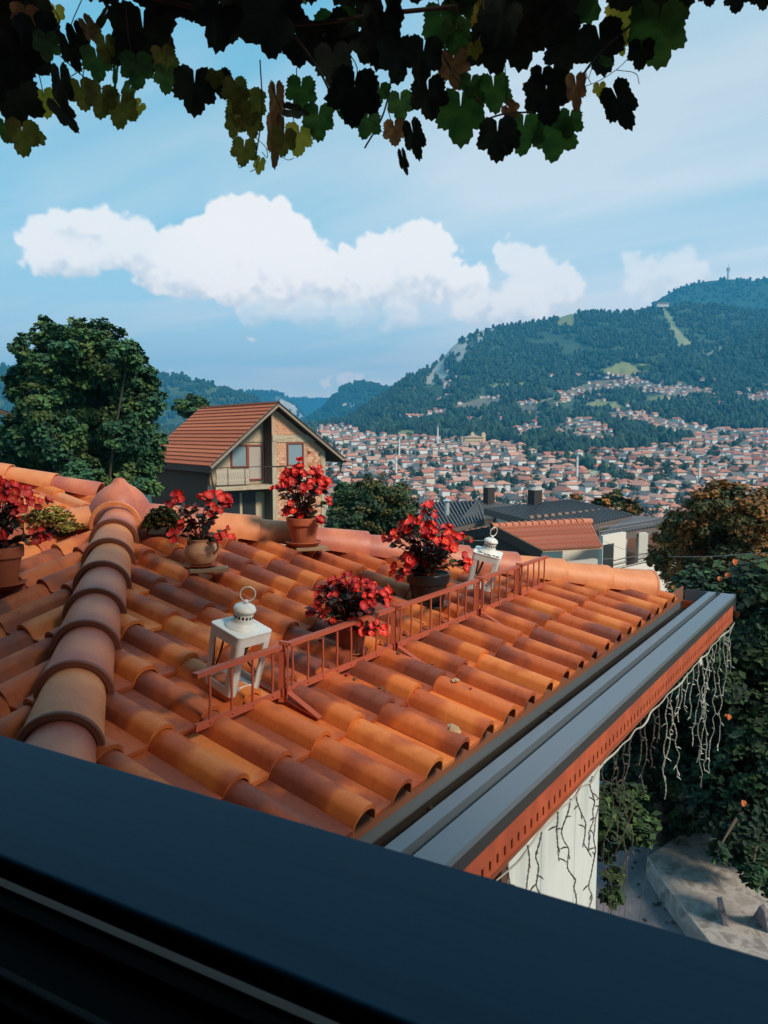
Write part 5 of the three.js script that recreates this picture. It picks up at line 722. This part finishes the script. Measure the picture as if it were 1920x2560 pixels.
// yard below, with a higher concrete slab
{
  const conc = mat(lin(0.34, 0.32, 0.33), 0.9, { map: mottle([[150, 142, 146], [232, 226, 228], [190, 182, 186], [246, 240, 240]], 9, 9, 61, 14, 512) }), y = GROUND;
  const g = new THREE.BoxGeometry(12, 0.3, 14); const s = solo('yard', g, conc); s.position.set(6.2, y - 0.15, -9.5); tag(s, 'stained pale concrete yard under the dark trees', 'yard', null, 'structure');
  const e = [atY(1622, 2145, y + 0.26), atY(1668, 2215, y + 0.26), atY(1740, 2310, y + 0.26), atY(1830, 2420, y + 0.26), atY(2300, 2420, y + 0.26), atY(2300, 2050, y + 0.26), atY(1780, 2060, y + 0.26), atY(1680, 2105, y + 0.26)], sh = new THREE.Shape(); e.forEach((p, i) => sh[i ? 'lineTo' : 'moveTo'](p.x, -p.z));
  const gg = new THREE.ExtrudeGeometry(sh, { depth: 0.26, bevelEnabled: true, bevelSize: 0.02, bevelThickness: 0.015, bevelSegments: 2 }).rotateX(-Math.PI / 2); const o = solo('concrete_terrace', gg, mat(lin(0.5, 0.48, 0.46), 0.92, { map: mottle([[176, 168, 164], [236, 228, 224], [200, 192, 188], [226, 218, 214]], 6, 6, 63, 30, 512) }), 'raised stained concrete terrace with a broken edge in the yard', 'terrace'); o.position.y = y;
  const r = rng(14), deb = []; for (let k = 0; k < 90; k++) { const p = atY(1580 + r() * 330, 2080 + r() * 250, y + 0.01); deb.push(place(new THREE.TetrahedronGeometry(0.015 + r() * 0.03, 0).scale(1.4, 0.3, 1), p.x, p.y, p.z, 0, r() * 6)); } tag(solo('yard_litter', merge(deb), mat(lin(0.08, 0.06, 0.05), 0.95)), 'scattered dry leaves and crumbs on the concrete', 'litter', null, null, 'stuff');
  for (const [px, py, lab] of [[1812, 2330, 'leaning pale broken slab beside the terrace edge'], [1905, 2345, 'upright pale broken slab under the drooping leaves']]) { const p = atY(px, py, y + 0.1), sh2 = new THREE.Shape([[-0.16, 0], [0.2, 0], [0.13, 0.16], [0.02, 0.3], [-0.1, 0.46], [-0.17, 0.44]].map(([x, z]) => new THREE.Vector2(x, z))), b = solo('broken_slab', new THREE.ExtrudeGeometry(sh2, { depth: 0.045, bevelEnabled: true, bevelSize: 0.006, bevelThickness: 0.006, bevelSegments: 1 }).rotateX(-0.25).rotateY(0.35 + px * 0.004), conc, lab, 'slab', p); }
}
// ---------- trees and vines ----------
function crownAt(spots, d, jit, seed) { const r = rng(seed); return spots.map(([x, y, s]) => { const dd = d + (r() - 0.5) * jit, p = at(x, y, dd); return [p.x, p.y, p.z, s * dd / FOCAL]; }); }
function tree(name, label, base, spots, d, jit, leaves, size, cols, seed, opt = {}) {
  const o = thing(name, label, opt.cat ?? 'tree', base), b = (opt.own ?? crownAt(spots, d, jit, seed)).map(([x, y, z, r]) => [x - base.x, y - base.y, z - base.z, r * (opt.fat ?? 1.1)]), limbs = [], r = rng(seed + 1);
  part('crown', leafCloud(b, leaves || 9000, size, cols, seed + 2, opt.flat ?? 0.5, opt.sub ?? 18), opt.mat ?? townLeaf, o);
  const top = b.reduce((m, q) => Math.max(m, q[1]), 0), cx = b.reduce((s, q) => s + q[0], 0) / b.length, cz = b.reduce((s, q) => s + q[2], 0) / b.length, R = opt.trunk ?? 0.25;
  const fork = V3(cx * 0.3, top * 0.42, cz * 0.3); part('trunk', limb([V3(0, -0.5, 0), V3(cx * 0.1, top * 0.2, cz * 0.1), fork, V3(cx * 0.8, top * 0.8, cz * 0.8)], [R, R * 0.85, R * 0.6, R * 0.2]), barkM, o);
  for (const q of b) if (r() < 0.5) limbs.push(limb([fork.clone().multiplyScalar(0.6 + r() * 0.5), fork.clone().lerp(V3(q[0], q[1], q[2]), 0.55).add(V3(0, -0.1, 0)), V3(q[0], q[1] + q[3] * 0.3, q[2])], [R * 0.3, R * 0.18, R * 0.05], 5)); part('branches', merge(limbs), barkM, o); return o;
}
const dark = [[0.022, 0.08, 0.04], [0.035, 0.105, 0.042], [0.05, 0.12, 0.036], [0.08, 0.125, 0.032]];
const Z = (x, y, r) => [x / 3.95, 780 + y / 3.95, r / 3.95];
tree('large_tree', 'large dense dark green tree left of the brick house', V3(at(230, 1200, 36).x, -16, -36), [[780, 230, 110], [1000, 260, 130], [930, 330, 120], [1270, 430, 95], [1100, 500, 150], [850, 420, 140], [640, 330, 100], [440, 130, 48], [390, 240, 60], [450, 280, 60], [220, 270, 42], [150, 350, 40], [230, 400, 50], [540, 180, 52], [520, 290, 70], [430, 430, 100], [330, 540, 100], [170, 660, 80], [190, 790, 80], [600, 600, 160], [900, 680, 170], [1250, 660, 160], [1420, 640, 90], [1500, 880, 90], [1300, 900, 160], [1000, 960, 190], [650, 930, 190], [350, 880, 140], [300, 1180, 150], [600, 1230, 180], [950, 1280, 180], [1250, 1200, 150], [1400, 1050, 100], [1500, 1280, 90], [1400, 1430, 120], [1050, 1500, 170], [700, 1500, 170], [350, 1450, 170], [100, 1330, 130], [40, 1150, 80], [100, 1550, 150], [1300, 1650, 150], [800, 1700, 180], [400, 1700, 180]].map((q) => Z(...q)), 36, 6, 80000, 0.24, dark, 31, { trunk: 0.4, sub: 30, fat: 1.38 });
const mid = [[0.022, 0.05, 0.024], [0.035, 0.07, 0.026], [0.06, 0.085, 0.024], [0.09, 0.08, 0.02]];
tree('garden_tree', 'dark leafy tree between the brick house and the metal roofs', V3(at(940, 1300, 30).x, -13, -30), [[900, 1245, 34], [940, 1225, 32], [975, 1240, 34], [1000, 1265, 32], [870, 1275, 32], [920, 1290, 40], [970, 1300, 40], [1010, 1300, 30], [860, 1310, 32], [930, 1330, 42], [990, 1340, 40], [1020, 1335, 30]], 30, 4, 18000, 0.15, mid, 41, { trunk: 0.14, sub: 34, fat: 1.2 });
tree('narrow_tree', 'narrow dark tree standing close to the brick wall corner', V3(at(862, 1290, 42).x, -16, -42), [[848, 1250, 20], [855, 1225, 18], [868, 1270, 24], [850, 1300, 26], [885, 1230, 16], [880, 1255, 18]], 42, 3, 3000, 0.26, dark, 43, { trunk: 0.18 });
tree('hill_tree', 'round tree crown rising behind the red roof ridge', V3(at(480, 1040, 90).x, -20, -90), [[455, 1012, 16], [480, 1008, 18], [505, 1015, 16], [470, 1025, 18], [495, 1026, 16]], 90, 3, 2600, 0.5, dark, 45, { trunk: 0.3 });
const autumn = [[0.24, 0.1, 0.025], [0.16, 0.085, 0.024], [0.1, 0.085, 0.026], [0.3, 0.13, 0.03], [0.07, 0.075, 0.026]];
tree('autumn_tree', 'brown and orange leaved tree behind the end of the roof ridge', V3(at(1800, 1500, 15).x, -8, -15), [[1720, 1290, 40], [1770, 1255, 34], [1830, 1265, 44], [1880, 1300, 50], [1920, 1280, 40], [1690, 1330, 36], [1750, 1340, 48], [1820, 1340, 50], [1900, 1370, 55], [1665, 1385, 30], [1640, 1398, 18], [1700, 1410, 40], [1760, 1420, 50], [1830, 1430, 55], [1900, 1450, 60], [1730, 1470, 40]], 15, 3, 36000, 0.085, autumn, 51, { trunk: 0.1, sub: 34, fat: 1.25 });
tree('roadside_bush', 'olive brown bush showing above the metal roof', V3(at(1540, 1270, 60).x, -14, -60), [[1505, 1258, 18], [1535, 1250, 20], [1565, 1262, 18], [1585, 1272, 14], [1440, 1246, 10]], 60, 3, 2400, 0.4, autumn.concat(mid), 53, { cat: 'bush', trunk: 0.15 });
const deep = [[0.014, 0.04, 0.022], [0.022, 0.055, 0.026], [0.034, 0.075, 0.028], [0.016, 0.036, 0.024]];
tree('yard_tree', 'dark green broad leaved tree overhanging the concrete yard', V3(at(1990, 1900, 9).x, GROUND, -9.4), [[1720, 1500, 34], [1760, 1460, 40], [1800, 1500, 50], [1860, 1480, 60], [1930, 1480, 70], [1800, 1580, 70], [1880, 1590, 80], [1950, 1600, 80], [1790, 1680, 60], [1860, 1700, 85], [1950, 1720, 90], [1780, 1780, 60], [1850, 1810, 80], [1940, 1830, 90], [1790, 1880, 60], [1860, 1910, 75], [1950, 1930, 80], [1800, 1980, 60], [1870, 2010, 70], [1940, 2040, 70], [1810, 2080, 36], [1850, 2110, 46], [1900, 2140, 45], [1940, 2190, 40], [1795, 2130, 20], [1880, 2190, 24]], 8.2, 2.0, 30000, 0.085, deep, 61, { trunk: 0.14, flat: 0.7, sub: 34, fat: 1.2 });
tree('shade_tree', 'deep green tree filling the gap behind the icicle lights', V3(at(1660, 1900, 10).x, GROUND, -10), [[1560, 1750, 60], [1620, 1650, 60], [1680, 1600, 70], [1740, 1640, 80], [1590, 1820, 70], [1660, 1760, 80], [1730, 1780, 80], [1560, 1900, 60], [1620, 1900, 70], [1690, 1880, 80], [1750, 1900, 80], [1560, 1970, 50], [1640, 1980, 55], [1720, 1990, 60], [1790, 1990, 60], [1700, 1540, 60], [1770, 1560, 70], [1830, 1700, 100], [1900, 1800, 120], [1850, 1900, 110], [1590, 2040, 34], [1690, 2055, 34], [1750, 2050, 30]], 9.8, 1.8, 26000, 0.1, deep.concat([[0.03, 0.06, 0.03]]), 65, { trunk: 0.16, sub: 34, fat: 1.15 });
// orange and yellow leaves caught in the dark tree
{ const r = rng(5), m = [mat(lin(0.5, 0.12, 0.025), 0.7), mat(lin(0.4, 0.36, 0.12), 0.7)]; for (const [px, py, s, k] of [[1834, 1397, 18, 0], [1818, 1430, 16, 0], [1799, 1440, 14, 0], [1840, 1526, 20, 0], [1876, 1500, 16, 0], [1896, 1488, 12, 0], [1855, 1472, 14, 0], [1840, 1573, 16, 1], [1822, 1785, 16, 0], [1856, 2000, 18, 0], [1818, 1785, 10, 0]]) { const d = 7.3, p = at(px, py, d), q = [], c = []; leafPatch(q, c, V3(0, 0, 0), V3(r() - 0.5, 0.3, 1).normalize(), V3(r() - 0.5, -1, 0).normalize(), s * d / FOCAL * 0.9, [1, 1, 1]); solo('turned_leaf', rawGeo(q), m[k], k ? 'pale yellow leaf hanging in the dark green tree' : 'single orange leaf hanging in the dark green tree', 'leaf', p, 'coloured leaves in the dark tree'); } }
{ // climber at the wall corner
  const base = bp(4.3, -1.22, GROUND), spots = [[1478, 2060, 26], [1500, 2030, 22], [1530, 2000, 26], [1560, 2020, 26], [1590, 2050, 22], [1450, 2090, 22], [1520, 2070, 30], [1555, 2090, 26], [1600, 2085, 20], [1630, 2060, 16], [1440, 2130, 16], [1510, 2130, 18], [1535, 2190, 18], [1530, 2240, 18], [1430, 2170, 10], [1470, 2130, 12], [1580, 1985, 20]];
  tree('wall_climber', 'green leafy climber at the corner of the white wall', base, spots, 4.95, 0.5, 2600, 0.056, [[0.025, 0.06, 0.02], [0.035, 0.085, 0.024], [0.06, 0.11, 0.03], [0.02, 0.045, 0.02]], 71, { cat: 'plant', trunk: 0.012, flat: 0.9, fat: 1.4, sub: 40 });
}
// grape vine over the window: every leaf its own
{
  const r = rng(333), o = thing('grape_vine', 'grape vine with dark hanging leaves overhead against the sky', 'vine', V3(0, 0.9, -1.9));
  function vineLeaf(seed) {
    const q = rng(seed), rim = [], n = 54, pos = [], asym = (q() - 0.5) * 0.2, lob = [1, 0.8 + q() * 0.15, 0.66 + q() * 0.12], cup = 0.12 + q() * 0.2, tw = (q() - 0.5) * 0.5;
    for (let k = 0; k <= n; k++) { const a = lerp(-3.04, 3.04, k / n), b = Math.abs(a); let R = 0.64; for (const [c, h, w] of [[0, lob[0], 0.42], [0.98, lob[1], 0.4], [1.95, lob[2], 0.42]]) R = Math.max(R, h * (1 - 0.21 * Math.pow(Math.min(1.5, Math.abs(b - c) / w), 1.7))); R *= 1 - 0.45 * sstep(2.35, 3.1, b); R *= 1 + (k % 2 ? 0.045 : -0.035) + (q() - 0.5) * 0.05 + asym * Math.sign(a) * 0.3; rim.push([Math.sin(a) * R * 0.62, -Math.cos(a) * R * 0.62]); }
    const f = (x, y) => [x, y, cup * (x * x * 1.2 - 0.15) - 0.28 * Math.max(0, -y) ** 2 * cup * 4 + tw * x * y + 0.02 * Math.sin(x * 14 + seed) * Math.cos(y * 11)];
    for (let k = 0; k < n; k++) { const [x0, y0] = rim[k], [x1, y1] = rim[k + 1], A = f(0, 0), M0 = f(x0 * 0.55, y0 * 0.55), M1 = f(x1 * 0.55, y1 * 0.55), B = f(x0, y0), C = f(x1, y1); pos.push(...A, ...M0, ...M1, ...M0, ...B, ...C, ...M0, ...C, ...M1); }
    const g = mergeVertices(rawGeoNoNormal(pos), 1e-5); g.computeVertexNormals(); const p = g.attributes.position, uv = []; for (let i = 0; i < p.count; i++) uv.push(p.getX(i) + 0.5, p.getY(i) + 0.5); g.setAttribute('uv', new THREE.Float32BufferAttribute(uv, 2)); return g;
  }
  const geos = [1, 2, 3, 4, 5, 6, 7].map(vineLeaf);
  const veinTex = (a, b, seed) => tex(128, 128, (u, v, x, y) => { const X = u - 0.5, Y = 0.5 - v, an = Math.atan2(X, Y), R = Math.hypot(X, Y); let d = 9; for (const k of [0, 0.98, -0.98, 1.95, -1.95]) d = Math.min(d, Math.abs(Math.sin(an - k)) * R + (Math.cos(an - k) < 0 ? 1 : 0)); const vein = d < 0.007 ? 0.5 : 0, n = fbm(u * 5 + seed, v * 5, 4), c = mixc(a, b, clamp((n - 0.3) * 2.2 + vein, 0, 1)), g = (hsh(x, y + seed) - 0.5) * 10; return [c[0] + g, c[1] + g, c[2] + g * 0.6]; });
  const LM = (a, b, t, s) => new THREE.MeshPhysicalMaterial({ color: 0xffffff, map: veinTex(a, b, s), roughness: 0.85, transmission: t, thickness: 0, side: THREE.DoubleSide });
  const M = { d: LM([16, 26, 16], [26, 40, 22], 0.14, 1), g: LM([44, 80, 32], [66, 104, 38], 0.42, 2), o: LM([88, 96, 30], [128, 112, 38], 0.45, 3), y: LM([150, 148, 44], [176, 156, 52], 0.5, 4), b: LM([104, 66, 34], [150, 104, 62], 0.35, 5) };  // d is leaf green painted near black for shaded, backlit leaves
  const A = (x, y) => [x / 1.728, y / 1.728], B = (x, y) => [960 + x / 1.728, y / 1.728], list = [];
  const add = (P, rr, k, tilt = 0, narrow = 1) => list.push([P[0], P[1], rr / 1.728, k, tilt, narrow]);
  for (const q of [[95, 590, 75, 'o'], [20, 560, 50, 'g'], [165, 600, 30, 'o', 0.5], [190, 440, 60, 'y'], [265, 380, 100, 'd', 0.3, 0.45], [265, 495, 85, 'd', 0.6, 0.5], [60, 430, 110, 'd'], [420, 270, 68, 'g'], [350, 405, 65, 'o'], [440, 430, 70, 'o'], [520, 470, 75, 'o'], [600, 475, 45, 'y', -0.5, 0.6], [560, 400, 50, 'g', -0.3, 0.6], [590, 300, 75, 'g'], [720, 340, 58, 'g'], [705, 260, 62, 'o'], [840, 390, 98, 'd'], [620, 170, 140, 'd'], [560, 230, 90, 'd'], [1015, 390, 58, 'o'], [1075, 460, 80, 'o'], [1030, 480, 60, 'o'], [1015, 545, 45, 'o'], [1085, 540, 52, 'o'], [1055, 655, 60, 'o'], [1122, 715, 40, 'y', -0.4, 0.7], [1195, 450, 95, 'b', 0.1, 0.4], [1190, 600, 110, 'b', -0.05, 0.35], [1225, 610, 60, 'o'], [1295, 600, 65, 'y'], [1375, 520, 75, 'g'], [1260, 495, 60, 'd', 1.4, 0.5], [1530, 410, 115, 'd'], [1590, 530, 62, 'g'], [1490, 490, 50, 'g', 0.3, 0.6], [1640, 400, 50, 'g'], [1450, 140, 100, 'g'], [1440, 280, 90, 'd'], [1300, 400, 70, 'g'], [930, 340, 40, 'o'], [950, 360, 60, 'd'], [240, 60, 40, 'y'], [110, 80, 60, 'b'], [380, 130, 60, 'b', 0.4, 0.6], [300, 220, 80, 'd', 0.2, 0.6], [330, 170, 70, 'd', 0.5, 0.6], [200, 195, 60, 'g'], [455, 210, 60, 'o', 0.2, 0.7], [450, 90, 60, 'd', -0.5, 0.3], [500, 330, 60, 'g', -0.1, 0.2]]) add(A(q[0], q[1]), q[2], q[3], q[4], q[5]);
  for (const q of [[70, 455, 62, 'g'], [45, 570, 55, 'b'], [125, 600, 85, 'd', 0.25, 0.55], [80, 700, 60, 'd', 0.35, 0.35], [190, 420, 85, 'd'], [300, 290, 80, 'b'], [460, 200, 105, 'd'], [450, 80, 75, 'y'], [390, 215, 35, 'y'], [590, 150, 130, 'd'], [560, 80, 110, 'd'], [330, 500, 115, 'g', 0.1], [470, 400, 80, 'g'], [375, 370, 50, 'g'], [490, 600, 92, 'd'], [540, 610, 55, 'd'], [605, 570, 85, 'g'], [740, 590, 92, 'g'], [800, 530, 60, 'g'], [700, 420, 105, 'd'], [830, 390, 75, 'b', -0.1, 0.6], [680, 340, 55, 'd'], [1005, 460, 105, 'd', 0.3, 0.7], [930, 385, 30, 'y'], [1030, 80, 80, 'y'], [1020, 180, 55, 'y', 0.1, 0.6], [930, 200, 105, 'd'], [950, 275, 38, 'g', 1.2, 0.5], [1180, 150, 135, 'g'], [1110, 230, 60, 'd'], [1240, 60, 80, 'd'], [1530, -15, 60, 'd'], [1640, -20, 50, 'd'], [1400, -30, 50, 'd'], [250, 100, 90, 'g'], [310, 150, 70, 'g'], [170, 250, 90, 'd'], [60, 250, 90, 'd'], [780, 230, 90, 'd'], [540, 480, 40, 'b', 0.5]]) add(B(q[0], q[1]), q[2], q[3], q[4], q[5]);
  // the mass above, mostly in the leaf colour darkened for shade
  const edge = [[-150, 260], [60, 210], [130, 130], [230, 120], [300, 130], [360, 60], [420, 90], [520, 170], [640, 165], [760, 190], [820, 120], [900, 190], [960, 130], [1100, 90], [1250, 110], [1330, 120], [1420, 140], [1500, 80], [1600, 60], [1680, 10], [1760, -40], [2100, -60]];
  const holes = [[205, 25, 34], [172, 58, 22], [285, 70, 40], [300, 40, 30], [320, 20, 26], [240, 110, 26], [155, 160, 14], [368, 50, 12], [790, 30, 24], [822, 40, 20], [1010, 30, 18], [942, 10, 14], [846, 145, 16]];
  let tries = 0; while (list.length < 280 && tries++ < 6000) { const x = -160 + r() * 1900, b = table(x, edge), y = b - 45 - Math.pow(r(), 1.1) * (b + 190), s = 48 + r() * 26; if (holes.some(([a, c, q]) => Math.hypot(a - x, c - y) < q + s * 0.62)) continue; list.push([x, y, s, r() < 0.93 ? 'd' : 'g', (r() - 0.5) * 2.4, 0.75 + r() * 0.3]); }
  const mid = [];
  for (const [x, y, s, k, tilt, narrow] of list) {
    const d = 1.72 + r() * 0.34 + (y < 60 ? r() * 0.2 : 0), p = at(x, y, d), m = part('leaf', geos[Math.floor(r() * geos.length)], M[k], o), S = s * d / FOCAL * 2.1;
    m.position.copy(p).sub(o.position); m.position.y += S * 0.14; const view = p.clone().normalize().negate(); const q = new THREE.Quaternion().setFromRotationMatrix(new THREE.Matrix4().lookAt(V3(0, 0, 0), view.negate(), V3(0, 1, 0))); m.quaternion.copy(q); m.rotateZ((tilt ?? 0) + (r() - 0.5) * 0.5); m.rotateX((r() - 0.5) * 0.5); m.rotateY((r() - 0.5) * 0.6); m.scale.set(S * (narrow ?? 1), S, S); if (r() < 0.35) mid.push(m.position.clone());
  }
  // unseen leaves added overhead to keep the sun off the hanging ones
  { const up = []; for (let k = 0; k < 420; k++) { const lat = -2.3 + r() * 2.8, n = 0.7 + r() * 1.9, g = fix(geos[k % geos.length].clone()), p = V3(Math.cos(WA) * lat, 1.22 + r() * 0.35, Math.sin(WA) * lat).addScaledVector(WN, n); if (p.y < -p.z * 0.6 + 0.1) continue; g.scale(0.2, 0.2, 0.2); g.applyMatrix4(new THREE.Matrix4().makeRotationFromEuler(new THREE.Euler(-1.2 - r() * 0.7, r() * 6, r() * 0.6, 'YXZ'))); up.push(g.translate(p.x - o.position.x, p.y - o.position.y, p.z - o.position.z)); } part('unseen_shade_leaves', mergeGeometries(up), M.d, o).userData.kind = 'stuff'; }
  // canes, leaf stalks and tendrils
  const cane = mat(lin(0.05, 0.03, 0.02), 0.8), G = (pts) => pts.map(([x, y, d]) => at(x, y, d).sub(o.position));
  for (const [pts, w] of [[[[-200, -40, 2.0], [300, -20, 1.95], [700, 60, 1.95], [1000, 30, 1.95], [1400, -10, 1.95], [1800, -60, 2.0]], 0.006], [[[700, 40, 1.95], [800, 180, 1.9], [850, 290, 1.88]], 0.003], [[[1000, 20, 1.93], [960, 280, 1.86], [912, 370, 1.85]], 0.0022], [[[1090, 90, 1.9], [1130, 180, 1.88], [1210, 265, 1.86]], 0.0024], [[[1620, 30, 1.95], [1500, 130, 1.9], [1455, 190, 1.88]], 0.003], [[[650, 150, 1.9], [655, 280, 1.86], [640, 390, 1.85]], 0.0016], [[[150, 140, 1.9], [220, 200, 1.87], [260, 225, 1.86]], 0.0014], [[[1210, 300, 1.85], [1260, 285, 1.85], [1330, 280, 1.86]], 0.0022]]) part('cane', tube(G(pts), w, 30, 6), cane, o);
  for (const pts of [[[1400, 225, 1.84], [1480, 210, 1.85], [1540, 175, 1.86], [1572, 145, 1.87]], [[1540, 175, 1.86], [1590, 185, 1.86], [1598, 210, 1.86]], [[1478, 210, 1.85], [1465, 180, 1.85], [1480, 165, 1.85], [1472, 195, 1.85]], [[640, 345, 1.85], [665, 370, 1.85], [668, 395, 1.85], [655, 380, 1.85]], [[640, 360, 1.85], [640, 420, 1.84], [625, 430, 1.84]], [[690, 380, 1.85], [720, 400, 1.85], [735, 395, 1.85]], [[615, 408, 1.85], [600, 420, 1.85], [595, 415, 1.85]], [[340, 230, 1.87], [290, 240, 1.87], [262, 225, 1.87]], [[1610, 10, 1.9], [1605, 45, 1.9], [1618, 50, 1.9], [1600, 30, 1.9]]]) part('tendril', tube(G(pts), 0.0009, 24, 5), cane, o);
  part('leaf_stalks', merge(mid.map((p) => tube([p.clone(), p.clone().add(V3((r() - 0.5) * 0.05, 0.05, -0.02)), p.clone().add(V3((r() - 0.5) * 0.09, 0.11 + r() * 0.05, -0.04))], 0.0013, 8, 5))), cane, o);
}
renderer.render(scene, camera);
